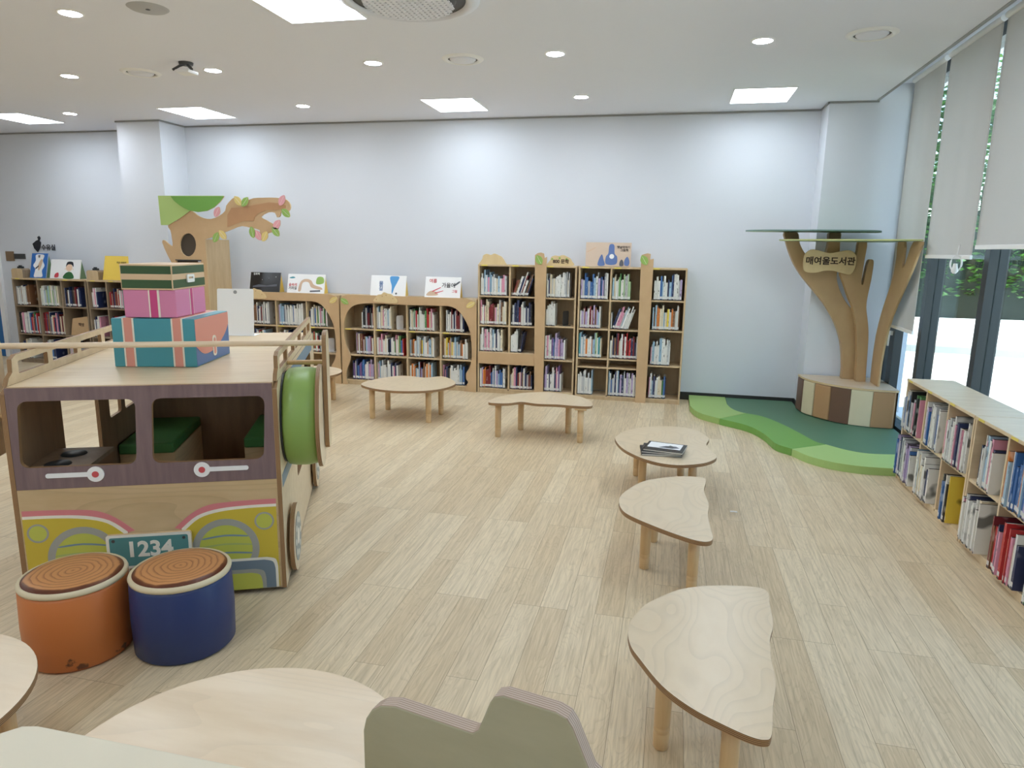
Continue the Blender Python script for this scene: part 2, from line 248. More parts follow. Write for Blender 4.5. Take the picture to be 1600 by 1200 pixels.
def floormat():
    m, nt, b, o = newmat('oak_plank_floor')
    tc = N(nt, 'ShaderNodeTexCoord'); mp = N(nt, 'ShaderNodeMapping')
    mp.inputs['Rotation'].default_value = (0, 0, PI/2)
    nt.links.new(tc.outputs['Object'], mp.inputs['Vector'])
    br = N(nt, 'ShaderNodeTexBrick', offset=0.37, offset_frequency=3)
    br.inputs['Scale'].default_value = 1.0; br.inputs['Brick Width'].default_value = 0.95; br.inputs['Row Height'].default_value = 0.125
    br.inputs['Mortar Size'].default_value = 0.0009; br.inputs['Mortar Smooth'].default_value = 0.3; br.inputs['Bias'].default_value = 0.0
    br.inputs['Color1'].default_value = (0.0, 0.0, 0.0, 1); br.inputs['Color2'].default_value = (1, 1, 1, 1); br.inputs['Mortar'].default_value = (0.3, 0.3, 0.3, 1)
    nt.links.new(mp.outputs['Vector'], br.inputs['Vector'])
    # grain: stretched along the planks, shifted per plank
    sh = N(nt, 'ShaderNodeVectorMath', operation='MULTIPLY'); sh.inputs[1].default_value = (7, 3, 5)
    nt.links.new(br.outputs['Color'], sh.inputs[0])
    ad = N(nt, 'ShaderNodeVectorMath', operation='ADD'); nt.links.new(mp.outputs['Vector'], ad.inputs[0]); nt.links.new(sh.outputs[0], ad.inputs[1])
    m2 = N(nt, 'ShaderNodeMapping'); m2.inputs['Scale'].default_value = (2.6, 60, 1); nt.links.new(ad.outputs[0], m2.inputs['Vector'])
    no = N(nt, 'ShaderNodeTexNoise'); no.inputs['Scale'].default_value = 1.6; no.inputs['Detail'].default_value = 8; no.inputs['Roughness'].default_value = 0.65; no.inputs['Distortion'].default_value = 0.25
    nt.links.new(m2.outputs['Vector'], no.inputs['Vector'])
    m3 = N(nt, 'ShaderNodeMapping'); m3.inputs['Scale'].default_value = (1.1, 7, 1); nt.links.new(ad.outputs[0], m3.inputs['Vector'])
    n3 = N(nt, 'ShaderNodeTexNoise'); n3.inputs['Scale'].default_value = 1.3; n3.inputs['Detail'].default_value = 2; n3.inputs['Distortion'].default_value = 0.8
    nt.links.new(m3.outputs['Vector'], n3.inputs['Vector'])
    mu = N(nt, 'ShaderNodeMath', operation='MULTIPLY'); mu.inputs[1].default_value = 18; nt.links.new(n3.outputs['Fac'], mu.inputs[0])
    fr = N(nt, 'ShaderNodeMath', operation='FRACT'); nt.links.new(mu.outputs[0], fr.inputs[0])
    pl = N(nt, 'ShaderNodeMix', data_type='RGBA'); pl.inputs['A'].default_value = srgb(212, 190, 155); pl.inputs['B'].default_value = srgb(228, 210, 178)
    nt.links.new(br.outputs['Color'], pl.inputs['Factor'])
    r1 = N(nt, 'ShaderNodeValToRGB'); r1.color_ramp.elements[0].position = 0.34; r1.color_ramp.elements[0].color = (0.76, 0.74, 0.71, 1)
    r1.color_ramp.elements[1].position = 0.6; r1.color_ramp.elements[1].color = (1, 1, 1, 1); nt.links.new(no.outputs['Fac'], r1.inputs['Fac'])
    r2 = N(nt, 'ShaderNodeValToRGB'); r2.color_ramp.elements[0].position = 0.0; r2.color_ramp.elements[0].color = (0.86, 0.85, 0.83, 1)
    r2.color_ramp.elements[1].position = 0.35; r2.color_ramp.elements[1].color = (1, 1, 1, 1); nt.links.new(fr.outputs[0], r2.inputs['Fac'])
    a = N(nt, 'ShaderNodeMix', data_type='RGBA', blend_type='MULTIPLY'); a.inputs['Factor'].default_value = 1
    nt.links.new(pl.outputs['Result'], a.inputs['A']); nt.links.new(r1.outputs['Color'], a.inputs['B'])
    c = N(nt, 'ShaderNodeMix', data_type='RGBA', blend_type='MULTIPLY'); c.inputs['Factor'].default_value = 0.8
    nt.links.new(a.outputs['Result'], c.inputs['A']); nt.links.new(r2.outputs['Color'], c.inputs['B'])
    d = N(nt, 'ShaderNodeMix', data_type='RGBA'); d.inputs['B'].default_value = srgb(138, 118, 92)
    nt.links.new(br.outputs['Fac'], d.inputs['Factor']); nt.links.new(c.outputs['Result'], d.inputs['A'])
    nt.links.new(d.outputs['Result'], b.inputs['Base Color'])
    b.inputs['Roughness'].default_value = 0.38; b.inputs['Specular IOR Level'].default_value = 0.35
    return m
M['floor'] = floormat()
def logmat():
    m, nt, b, o = newmat('log_slice_print')
    tc = N(nt, 'ShaderNodeTexCoord')
    no = N(nt, 'ShaderNodeTexNoise'); no.inputs['Scale'].default_value = 9; no.inputs['Detail'].default_value = 3
    nt.links.new(tc.outputs['Object'], no.inputs['Vector'])
    sc = N(nt, 'ShaderNodeVectorMath', operation='SCALE'); sc.inputs['Scale'].default_value = 0.035
    cen = N(nt, 'ShaderNodeVectorMath', operation='SUBTRACT'); cen.inputs[1].default_value = (0.5, 0.5, 0.5); nt.links.new(no.outputs['Color'], cen.inputs[0])
    nt.links.new(cen.outputs[0], sc.inputs[0])
    ad = N(nt, 'ShaderNodeVectorMath', operation='ADD'); nt.links.new(tc.outputs['Object'], ad.inputs[0]); nt.links.new(sc.outputs[0], ad.inputs[1])
    fl = N(nt, 'ShaderNodeVectorMath', operation='MULTIPLY'); fl.inputs[1].default_value = (1, 1, 0); nt.links.new(ad.outputs[0], fl.inputs[0])
    ln = N(nt, 'ShaderNodeVectorMath', operation='LENGTH'); nt.links.new(fl.outputs[0], ln.inputs[0])
    mu = N(nt, 'ShaderNodeMath', operation='MULTIPLY'); mu.inputs[1].default_value = 44; nt.links.new(ln.outputs['Value'], mu.inputs[0])
    fr = N(nt, 'ShaderNodeMath', operation='FRACT'); nt.links.new(mu.outputs[0], fr.inputs[0])
    r = N(nt, 'ShaderNodeValToRGB'); r.color_ramp.elements[0].position = 0.0; r.color_ramp.elements[0].color = srgb(150, 92, 52)
    r.color_ramp.elements[1].position = 0.4; r.color_ramp.elements[1].color = srgb(204, 146, 94); nt.links.new(fr.outputs[0], r.inputs['Fac'])
    r2 = N(nt, 'ShaderNodeValToRGB')
    e = r2.color_ramp.elements; e[0].position = 0.155; e[0].color = (0, 0, 0, 1); e[1].position = 0.165; e[1].color = (1, 1, 1, 1)
    nt.links.new(ln.outputs['Value'], r2.inputs['Fac'])
    mx = N(nt, 'ShaderNodeMix', data_type='RGBA'); mx.inputs['B'].default_value = srgb(92, 44, 24)
    nt.links.new(r2.outputs['Color'], mx.inputs['Factor']); nt.links.new(r.outputs['Color'], mx.inputs['A'])
    nt.links.new(mx.outputs['Result'], b.inputs['Base Color']); b.inputs['Roughness'].default_value = 0.35
    return m
M['log'] = logmat()
def orangemat():
    m, nt, b, o = newmat('orange_vinyl')
    tc = N(nt, 'ShaderNodeTexCoord'); no = N(nt, 'ShaderNodeTexNoise'); no.inputs['Scale'].default_value = 14; no.inputs['Detail'].default_value = 6
    nt.links.new(tc.outputs['Object'], no.inputs['Vector'])
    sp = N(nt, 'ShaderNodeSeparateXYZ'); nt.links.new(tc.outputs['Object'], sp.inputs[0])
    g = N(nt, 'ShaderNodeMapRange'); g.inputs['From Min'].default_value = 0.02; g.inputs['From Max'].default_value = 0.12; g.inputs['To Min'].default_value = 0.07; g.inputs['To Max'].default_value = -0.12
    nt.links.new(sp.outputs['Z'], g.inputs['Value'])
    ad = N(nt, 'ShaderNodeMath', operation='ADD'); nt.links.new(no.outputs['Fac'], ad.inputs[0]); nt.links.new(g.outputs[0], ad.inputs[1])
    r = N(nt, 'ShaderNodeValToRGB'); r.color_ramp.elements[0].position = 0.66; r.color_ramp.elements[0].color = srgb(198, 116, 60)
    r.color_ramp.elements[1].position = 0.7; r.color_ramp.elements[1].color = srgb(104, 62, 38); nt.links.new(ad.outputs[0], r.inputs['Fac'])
    nt.links.new(r.outputs['Color'], b.inputs['Base Color']); b.inputs['Roughness'].default_value = 0.4
    return m
M['orange'] = orangemat()
BOOKCOL = {
 'white': (226, 226, 222), 'cream': (222, 210, 184), 'pale grey': (190, 192, 194), 'pale blue': (158, 188, 210), 'blue': (66, 108, 166),
 'navy': (44, 54, 92), 'red': (186, 52, 54), 'dark red': (120, 40, 46), 'pink': (214, 150, 172), 'purple': (122, 92, 144),
 'green': (86, 140, 84), 'pale green': (168, 196, 150), 'yellow': (226, 198, 76), 'orange': (214, 128, 60), 'brown': (128, 92, 66),
 'black': (42, 42, 46), 'teal': (70, 146, 156), 'lilac': (184, 168, 204)}
def bookmat(name, rgb):
    m, nt, b, o = newmat('book_'+name.replace(' ', '_'))
    light = sum(rgb) > 420
    base = srgb(*rgb); ink = srgb(*( [c*0.5 for c in rgb] if light else [min(255, c*0.5+130) for c in rgb]))
    uv = N(nt, 'ShaderNodeUVMap'); sp = N(nt, 'ShaderNodeSeparateXYZ'); nt.links.new(uv.outputs['UV'], sp.inputs[0])
    oi = N(nt, 'ShaderNodeObjectInfo')
    mp = N(nt, 'ShaderNodeMapping'); mp.inputs['Scale'].default_value = (90, 26, 1); nt.links.new(uv.outputs['UV'], mp.inputs['Vector'])
    cb = N(nt, 'ShaderNodeCombineXYZ'); mm = N(nt, 'ShaderNodeMath', operation='MULTIPLY'); mm.inputs[1].default_value = 300
    nt.links.new(oi.outputs['Random'], mm.inputs[0]); nt.links.new(mm.outputs[0], cb.inputs['Z'])
    ad = N(nt, 'ShaderNodeVectorMath', operation='ADD'); nt.links.new(mp.outputs['Vector'], ad.inputs[0]); nt.links.new(cb.outputs[0], ad.inputs[1])
    no = N(nt, 'ShaderNodeTexNoise'); no.inputs['Scale'].default_value = 1; no.inputs['Detail'].default_value = 2; nt.links.new(ad.outputs[0], no.inputs['Vector'])
    r = N(nt, 'ShaderNodeValToRGB'); r.color_ramp.elements[0].position = 0.6; r.color_ramp.elements[0].color = base
    r.color_ramp.elements[1].position = 0.68; r.color_ramp.elements[1].color = ink; # title marks only on the spine; the covers carry softer, larger shapes
    gs = N(nt, 'ShaderNodeMath', operation='LESS_THAN'); gs.inputs[1].default_value = 0.06; nt.links.new(sp.outputs['X'], gs.inputs[0])
    m5 = N(nt, 'ShaderNodeMapping'); m5.inputs['Scale'].default_value = (9, 9, 1); nt.links.new(uv.outputs['UV'], m5.inputs['Vector'])
    a5 = N(nt, 'ShaderNodeVectorMath', operation='ADD'); nt.links.new(m5.outputs['Vector'], a5.inputs[0]); nt.links.new(cb.outputs[0], a5.inputs[1])
    n5 = N(nt, 'ShaderNodeTexNoise'); n5.inputs['Scale'].default_value = 1; n5.inputs['Detail'].default_value = 1; nt.links.new(a5.outputs[0], n5.inputs['Vector'])
    mf = N(nt, 'ShaderNodeMix'); nt.links.new(gs.outputs[0], mf.inputs['Factor']); nt.links.new(n5.outputs['Fac'], mf.inputs['A']); nt.links.new(no.outputs['Fac'], mf.inputs['B'])
    nt.links.new(mf.outputs['Result'], r.inputs['Fac'])
    # white call-number sticker low on the spine
    r2 = N(nt, 'ShaderNodeValToRGB'); r2.color_ramp.interpolation = 'CONSTANT'
    e = r2.color_ramp.elements; e[0].position = 0; e[0].color = (0, 0, 0, 1); e[1].position = 0.012; e[1].color = (1, 1, 1, 1)
    e3 = e.new(0.036); e3.color = (0, 0, 0, 1)
    nt.links.new(sp.outputs['Y'], r2.inputs['Fac'])
    geo = N(nt, 'ShaderNodeMath', operation='LESS_THAN'); geo.inputs[1].default_value = 0.06; nt.links.new(sp.outputs['X'], geo.inputs[0])
    ml = N(nt, 'ShaderNodeMath', operation='MULTIPLY'); nt.links.new(r2.outputs['Color'], ml.inputs[0]); nt.links.new(geo.outputs[0], ml.inputs[1])
    mx = N(nt, 'ShaderNodeMix', data_type='RGBA'); mx.inputs['B'].default_value = srgb(222, 222, 220)
    nt.links.new(ml.outputs[0], mx.inputs['Factor']); nt.links.new(r.outputs['Color'], mx.inputs['A'])
    # dark band under the sticker
    lt = N(nt, 'ShaderNodeMath', operation='LESS_THAN'); lt.inputs[1].default_value = 0.010; nt.links.new(sp.outputs['Y'], lt.inputs[0])
    m4 = N(nt, 'ShaderNodeMath', operation='MULTIPLY'); nt.links.new(lt.outputs[0], m4.inputs[0]); nt.links.new(geo.outputs[0], m4.inputs[1])
    mx2 = N(nt, 'ShaderNodeMix', data_type='RGBA'); mx2.inputs['B'].default_value = srgb(40, 40, 46)
    nt.links.new(m4.outputs[0], mx2.inputs['Factor']); nt.links.new(mx.outputs['Result'], mx2.inputs['A'])
    nt.links.new(mx2.outputs['Result'], b.inputs['Base Color']); b.inputs['Roughness'].default_value = 0.35
    return m
BM = {k: bookmat(k, v) for k, v in BOOKCOL.items()}

# ------------------------------------------------------------------ mesh builder
class MB:
    def __init__(s): s.v = []; s.f = []; s.m = []; s.uv = []; s.sm = []; s.mats = []
    def mi(s, m):
        if m not in s.mats: s.mats.append(m)
        return s.mats.index(m)
    def add(s, vs, fs, m, uvs=None, smooth=False):
        o = len(s.v); s.v += [tuple(p) for p in vs]; k = s.mi(m)
        for i, f in enumerate(fs):
            s.f.append([o+j for j in f]); s.m.append(k); s.sm.append(smooth)
            s.uv.append(uvs[i] if uvs else [(0, 0)]*len(f))
    def box(s, a, b, m, T=None):
        (x0, y0, z0), (x1, y1, z1) = a, b
        vs = [V(p) for p in [(x0,y0,z0),(x1,y0,z0),(x1,y1,z0),(x0,y1,z0),(x0,y0,z1),(x1,y0,z1),(x1,y1,z1),(x0,y1,z1)]]
        if T: vs = [T @ p for p in vs]
        s.add(vs, [(3,2,1,0),(4,5,6,7),(0,1,5,4),(1,2,6,5),(2,3,7,6),(3,0,4,7)], m)
        return s
    def plate(s, outline, th, m, e=None, holes=(), O=(0,0,0), a=(1,0,0), b=(0,1,0), n=(0,0,1)):
        """A sheet cut to an outline (with holes), thickness th along n; cut edges get the material e."""
        O, a, b, n = V(O), V(a), V(b), V(n)
        e = e or m
        loops = [list(outline)]+[list(h) for h in holes]
        tris, pts = fill(loops)
        P = lambda p, h: O+a*p[0]+b*p[1]+n*h
        flip = a.cross(b).dot(n) < 0
        F1 = [t[::-1] if flip else t for t in tris]
        s.add([P(p, th) for p in pts], F1, m)
        s.add([P(p, 0) for p in pts], [t[::-1] for t in F1], m)
        for li, L in enumerate(loops):
            area = sum(L[i][0]*L[(i+1) % len(L)][1]-L[(i+1) % len(L)][0]*L[i][1] for i in range(len(L)))
            if (area < 0) == (li == 0): L = L[::-1]
            k = len(L); d = 0; fs = []; uvs = []
            for i in range(k):
                j = (i+1) % k; ln = math.dist(L[i], L[j])
                f = (i, j, j+k, i+k); u = [(d,0),(d+ln,0),(d+ln,1),(d,1)]
                fs.append(f[::-1] if flip else f); uvs.append(u[::-1] if flip else u); d += ln
            s.add([P(p, 0) for p in L]+[P(p, th) for p in L], fs, e, uvs, smooth=False)
        return s
    def tube(s, pts, r, m, seg=10, cap=True):
        pts = [V(p) for p in pts]; R = r if isinstance(r, (list, tuple)) else [r]*len(pts)
        vs = []; fs = []
        for i, p in enumerate(pts):
            t = (pts[min(i+1, len(pts)-1)]-pts[max(i-1, 0)]).normalized()
            ref = V((0, 0, 1)) if abs(t.z) < 0.9 else V((1, 0, 0))
            x = t.cross(ref).normalized(); y = t.cross(x).normalized()
            vs += [p+(x*math.cos(2*PI*k/seg)+y*math.sin(2*PI*k/seg))*R[i] for k in range(seg)]
        for i in range(len(pts)-1):
            for k in range(seg):
                l = (k+1) % seg; fs.append((i*seg+l, i*seg+k, (i+1)*seg+k, (i+1)*seg+l))
        s.add(vs, fs, m, smooth=True)
        if cap:
            n = len(pts)-1
            s.add(vs[:seg], [tuple(range(seg))], m); s.add(vs[n*seg:], [tuple(range(seg))[::-1]], m)
        return s
    def lathe(s, prof, m, seg=40, c=(0,0,0), ax=(0,0,1), x=(1,0,0), smooth=True):
        ax, x, c = V(ax), V(x), V(c); y = ax.cross(x); vs = []; fs = []; k = len(prof)
        for j in range(seg):
            t = 2*PI*j/seg; d = x*math.cos(t)+y*math.sin(t)
            vs += [c+d*r+ax*z for r, z in prof]
        for j in range(seg):
            l = (j+1) % seg
            for i in range(k-1):
                q = (j*k+i, l*k+i, l*k+i+1, j*k+i+1)
                fs.append(q)
        s.add(vs, fs, m, smooth=smooth); return s
    def build(s, name, parent=None, loc=None, rot=None, bevel=0.0, seg=2, label=None):
        me = bpy.data.meshes.new(name); me.from_pydata(s.v, [], s.f)
        for m in s.mats: me.materials.append(m)
        me.polygons.foreach_set('material_index', s.m)
        me.polygons.foreach_set('use_smooth', s.sm)
        ul = me.uv_layers.new(name='UVMap'); flatuv = [c for f in s.uv for p in f for c in p]
        ul.data.foreach_set('uv', flatuv)
        me.validate(); me.update()
        o = bpy.data.objects.new(name, me); C.objects.link(o)
        if parent: o.parent = parent
        if loc: o.location = loc
        if rot: o.rotation_euler = rot
        if bevel:
            bv = o.modifiers.new('soft_edges', 'BEVEL'); bv.width = bevel; bv.segments = seg; bv.limit_method = 'ANGLE'; bv.angle_limit = math.radians(40)
            w = bm_weld(o)
        if label: o['label'] = label
        return o
def bm_weld(o):
    bm = bmesh.new(); bm.from_mesh(o.data); bmesh.ops.remove_doubles(bm, verts=bm.verts, dist=1e-5); bm.to_mesh(o.data); bm.free()
def fill(loops):
    from mathutils.geometry import tessellate_polygon, delaunay_2d_cdt
    pts = [p for L in loops for p in L]
    if len(loops) == 1:
        t = tessellate_polygon([[V((p[0], p[1], 0)) for p in loops[0]]])
        out = []
        for a, b, c in t:
            A, B, Cc = pts[a], pts[b], pts[c]
            cr = (B[0]-A[0])*(Cc[1]-A[1])-(B[1]-A[1])*(Cc[0]-A[0])
            out.append((a, b, c) if cr > 0 else (c, b, a))
        return out, pts
    edges = []; o = 0
    for L in loops:
        k = len(L); edges += [(o+i, o+(i+1) % k) for i in range(k)]; o += k
    r = delaunay_2d_cdt([V((p[0], p[1])) for p in pts], edges, [], 0, 1e-7)
    vs = [(p.x, p.y) for p in r[0]]
    def inside(L, x, y):
        c = False; n = len(L)
        for i in range(n):
            (x1, y1), (x2, y2) = L[i], L[i-1]
            if (y1 > y) != (y2 > y) and x < (x2-x1)*(y-y1)/(y2-y1)+x1: c = not c
        return c
    out = []
    for f in r[2]:
        f = list(f); cx = sum(vs[i][0] for i in f)/3; cy = sum(vs[i][1] for i in f)/3
        if inside(loops[0], cx, cy) and not any(inside(h, cx, cy) for h in loops[1:]):
            a, b, c = [vs[i] for i in f]
            cr = (b[0]-a[0])*(c[1]-a[1])-(b[1]-a[1])*(c[0]-a[0])
            out.append(tuple(f) if cr > 0 else tuple(f[::-1]))
    return out, vs
def smooth(pts, n=4, closed=True, sharp=()):
    """Rounds a measured outline with a Catmull-Rom curve."""
    out = []; k = len(pts)
    for i in range(k if closed else k-1):
        p0, p1, p2, p3 = [pts[(i+d) % k] if closed else pts[min(max(i+d, 0), k-1)] for d in (-1, 0, 1, 2)]
        for j in range(n):
            t = j/n
            out.append(tuple(0.5*((2*p1[c])+(-p0[c]+p2[c])*t+(2*p0[c]-5*p1[c]+4*p2[c]-p3[c])*t*t+(-p0[c]+3*p1[c]-3*p2[c]+p3[c])*t**3) for c in (0, 1)))
    if not closed: out.append(tuple(pts[-1]))
    return out
def circ(x, y, r, n=32, ry=None): return [(x+r*math.cos(2*PI*i/n), y+(ry or r)*math.sin(2*PI*i/n)) for i in range(n)]
def rrect(x0, y0, x1, y1, r, n=5):
    o = []
    for cx, cy, a in ((x1-r, y1-r, 0), (x0+r, y1-r, 90), (x0+r, y0+r, 180), (x1-r, y0+r, 270)):
        o += [(cx+r*math.cos(math.radians(a+90*i/n)), cy+r*math.sin(math.radians(a+90*i/n))) for i in range(n+1)]
    return o
def thing(name, label, cat, loc=(0,0,0), rz=0, group=None):
    o = bpy.data.objects.new(name, None); o.empty_display_size = 0.1; C.objects.link(o)
    o.location = loc; o.rotation_euler = (0, 0, rz)
    return tag(o, label, cat, group)
def tag(o, label, cat, group=None, kind=None):
    o['label'] = label; o['category'] = cat
    if group: o['group'] = group
    if kind: o['kind'] = kind
    return o
def struct(o, label=None):
    o['kind'] = 'structure'
    if label: o['label'] = label
    return o
def writing(name, body, size, m, parent, O, a=(1,0,0), b=(0,0,1), fat=0.0, depth=0.0008, align='CENTER'):
    cu = bpy.data.curves.new(name, 'FONT'); cu.body = body; cu.size = size; cu.align_x = align; cu.align_y = 'CENTER'; cu.offset = fat; cu.extrude = depth; cu.resolution_u = 4
    o = bpy.data.objects.new(name, cu); C.objects.link(o)
    me = bpy.data.meshes.new_from_object(o.evaluated_get(bpy.context.evaluated_depsgraph_get()))
    bpy.data.objects.remove(o)
    a, b, O = V(a), V(b), V(O); n = a.cross(b)
    for v in me.vertices: v.co = O+a*v.co.x+b*v.co.y+n*v.co.z
    me.materials.clear(); me.materials.append(m)
    me.name = name; w = bpy.data.objects.new(name, me); C.objects.link(w); w.parent = parent
    return w
ORD = 'first second third fourth fifth sixth seventh eighth ninth tenth eleventh twelfth thirteenth fourteenth fifteenth sixteenth seventeenth eighteenth nineteenth twentieth'.split()+['%dth' % i for i in range(21, 40)]

# ------------------------------------------------------------------ room
H = 2.985; YB = 7.65; XR = 2.05
struct(MB().box((-11, -8.0, -0.12), (2.3, 8.0, 0), M['floor']).build('floor'))
# ceiling, stopping short of the windows: the blinds hang in the slot
struct(MB().box((-11, -8.0, H), (1.76, 8.0, H+0.25), M['ceil']).build('ceiling'))
struct(MB().box((1.76, -8.0, H+0.14), (2.35, 8.0, H+0.25), M['ceil']).build('trim_1'))
struct(MB().box((-6.4, YB, 0), (2.35, YB+0.2, H+0.2), M['wall']).build('wall_back'))
struct(MB().box((-11, 7.8, 0), (-6.4, 8.0, H+0.2), M['wall']).build('wall_back_left'))
struct(MB().box((-11.15, -8.0, 0), (-11, 8.0, H+0.2), M['wall']).build('wall_left'))
struct(MB().box((-11, -8.15, 0), (2.3, -8.0, H+0.2), M['wall']).build('wall_front'))
struct(MB().box((XR, -8.0, 0), (XR+0.15, 2.0, H+0.2), M['wall']).build('wall_right'))
struct(MB().box((-6.42, 7.22, 0), (-5.84, 7.9, H), M['wall']).build('wall_pier_left'))
struct(MB().box((1.335, 7.3, 0), (XR+0.02, YB+0.01, H+0.14), M['wall']).build('wall_pier_right'))
b = MB()
b.box((0.15, YB-0.012, 0), (1.335, YB, 0.085), M['skirt'])
b.box((1.323, 7.29, 0), (1.335, YB, 0.085), M['skirt']); b.box((1.323, 7.288, 0), (XR, 7.30, 0.085), M['skirt'])
struct(b.build('baseboard_back'))
b = MB()
b.box((-5.84, YB-0.012, H-0.018), (1.335, YB, H-0.002), M['shadowgap']); b.box((1.323, 7.288, H-0.018), (1.76, 7.3, H-0.002), M['shadowgap'])
b.box((1.323, 7.288, H-0.018), (1.335, YB, H-0.002), M['shadowgap']); b.box((-6.43, 7.208, H-0.018), (-5.83, 7.22, H-0.002), M['shadowgap'])
b.box((-5.84, 7.208, H-0.018), (-5.828, YB, H-0.002), M['shadowgap']); b.box((-11, 7.788, H-0.018), (-6.42, 7.8, H-0.002), M['shadowgap'])
struct(b.build('trim_2'))
struct(MB().box((1.735, -8.0, H-0.004), (1.76, 7.28, H+0.0), M['grey']).build('trim_3'))

# window wall: dark frames, each bay a pane
MULL = [7.30, 6.39, 5.30, 4.22, 3.12, 2.02]
for i in range(len(MULL)-1):
    y1, y0 = MULL[i], MULL[i+1]
    w = struct(MB().box((XR+0.0, y1-0.04, 0.0), (XR+0.12, y1+0.04, H+0.14), M['black'])
        .box((XR, y0+0.04, 0), (XR+0.12, y1-0.04, 0.07), M['black']).box((XR, y0+0.04, H+0.05), (XR+0.12, y1-0.04, H+0.14), M['black']).build('window_%d' % (i+1)))
    MB().box((XR+0.055, y0+0.04, 0.07), (XR+0.063, y1-0.04, H+0.05), M['glass']).build('pane', w)
    if i == 0:   # opening sash with a white handle beside the pier
        MB().box((XR-0.02, y1-0.34, 0.05), (XR+0.05, y1-0.2, H), M['black']).box((XR-0.02, y1-0.2, 0.05), (XR+0.05, y1-0.04, 0.14), M['black']).build('sash', w)
        MB().box((XR-0.045, y1-0.29, 0.86), (XR-0.02, y1-0.25, 0.90), M['white']).box((XR-0.06, y1-0.29, 0.76), (XR-0.045, y1-0.26, 0.9), M['white']).build('handle', w, bevel=0.004)
# blinds
XBL = 1.96
for k, (y0, y1, zb, lab) in enumerate([(6.27, 7.02, 0.95, 'grey roller blind behind the corner tree, pulled lowest'), (5.32, 6.19, 1.573, 'grey roller blind with a white cord loop below its hem'),
        (4.2, 5.26, 1.64, 'grey roller blind cut by the right edge of the photo, above the shelves'), (3.05, 4.14, 1.64, 'grey roller blind beside the camera, outside the photo')]):
    t = thing('roller_blind', lab, 'blind', (XBL, (y0+y1)/2, zb), 0, 'roller blinds along the windows')
    hw = (y1-y0)/2
    b = MB(); n = 24; vs = []; fs = []
    for j in range(n+1):
        yy = -hw+2*hw*j/n; wob = 0.003*math.sin(j*0.9+k)
        vs += [(wob, yy, 0.02), (wob*0.4, yy, H+0.08-zb), (wob+0.0015, yy, 0.02), (wob*0.4+0.0015, yy, H+0.08-zb)]
    for j in range(n):
        p = j*4; q = p+4; fs += [(p, q, q+1, p+1), (p+2, p+3, q+3, q+2)]
    fs += [(0, 1, 3, 2), (n*4, n*4+2, n*4+3, n*4+1)]
    b.add(vs, fs, M['fabric'], smooth=True); b.build('fabric', t)
    MB().box((-0.008, -hw, 0), (0.01, hw, 0.028), M['white']).build('hem_bar', t, bevel=0.003)
    MB().tube([(0, -hw, H+0.1-zb), (0, hw, H+0.1-zb)], 0.022, M['white'], 12).build('roller', t)
    if k == 1:
        pts = [(-0.03+0.032*math.cos(a), -0.28-0.01*math.cos(a), -0.03+0.055*math.sin(a)) for a in [2*PI*i/18 for i in range(19)]]
        MB().tube(pts, 0.006, M['white'], 6).tube([(-0.035, -0.285, -0.1), (-0.035, -0.285, -0.085), (-0.035, -0.285, -0.03)], [0.01, 0.022, 0.012], M['white'], 10).tube([(-0.03, -0.28, 0.02), (-0.012, -0.25, 0.1)], 0.004, M['white'], 6).build('cord', t)

# door and signs on the far left wall
d = struct(MB().box((-10.2, 7.77, 0), (-9.06, 7.8, 2.05), M['door']).build('door_1', bevel=0.004))
MB().box((-9.06, 7.76, 0), (-8.99, 7.8, 2.1), M['white']).box((-10.2, 7.76, 2.05), (-9.06, 7.8, 2.1), M['white']).build('door_frame', d)
t = thing('wall_sign', 'black bottle pictogram sign with three Korean letters on the left wall', 'sign', (-8.3, 7.795, 1.5))
MB().plate([(-0.12, 0.06), (-0.1, 0.0), (-0.05, -0.05), (0.0, 0.01), (0.02, 0.08), (0.0, 0.1), (0.02, 0.14), (0.0, 0.165), (-0.03, 0.15), (-0.02, 0.115), (-0.06, 0.1)], 0.006, M['blackink'], a=(1,0,0), b=(0,0,1), n=(0,-1,0), O=(0,-0.002,0)).build('bottle_icon', t)
writing('lettering', '수유실', 0.085, M['blackink'], t, (0.13, -0.004, 0.01), fat=0.002)
t = thing('door_sign', 'square brown plaque with a dark name strip, left of the far shelves', 'sign', (-8.82, 7.8, 1.39))
MB().box((-0.07, -0.012, -0.065), (0.065, 0, 0.065), M['plaque']).build('plaque', t, bevel=0.003)
MB().box((0.07, -0.01, -0.035), (0.25, 0, 0.035), M['dgrey']).build('name_strip', t)

# ------------------------------------------------------------------ ceiling fittings
k = 0
names = {(-7.4, 6.92): 'square light panel cut by the left edge of the photo', (-5.1, 6.92): 'square light panel in front of the white pier top', (-2.19, 6.92): 'square light panel in the far row above the low bookcases',
    (0.69, 6.92): 'square light panel in the far row nearest the windows', (-2.19, 4.0): 'large near square light panel beside the round air vent'}
for y in (6.92, 4.0, 1.08, -1.1, -3.0, -4.9, -6.8):
    for x in (-7.4, -5.1, -2.19, 0.69):
        lab = names.get((x, y), 'square ceiling light panel outside the photo, %s row, %d m from windows' % ({6.92: 'far', 4.0: 'second', 1.08: 'third', -1.1: 'fourth', -3.0: 'fifth', -4.9: 'sixth', -6.8: 'last'}[y], round(2-x)))
        t = thing('ceiling_panel_light', lab, 'ceiling light', (x, y, H), 0, 'square ceiling light panels')
        MB().box((-0.253, -0.3, -0.006), (0.253, 0.3, 0.02), M['panel']).build('diffuser', t)
        MB().plate([(-0.262, -0.309), (0.262, -0.309), (0.262, 0.309), (-0.262, 0.309)], 0.007, M['white'], holes=[[(-0.2531, -0.3001), (0.2531, -0.3001), (0.2531, 0.3001), (-0.2531, 0.3001)]], O=(0, 0, -0.007)).build('frame', t)
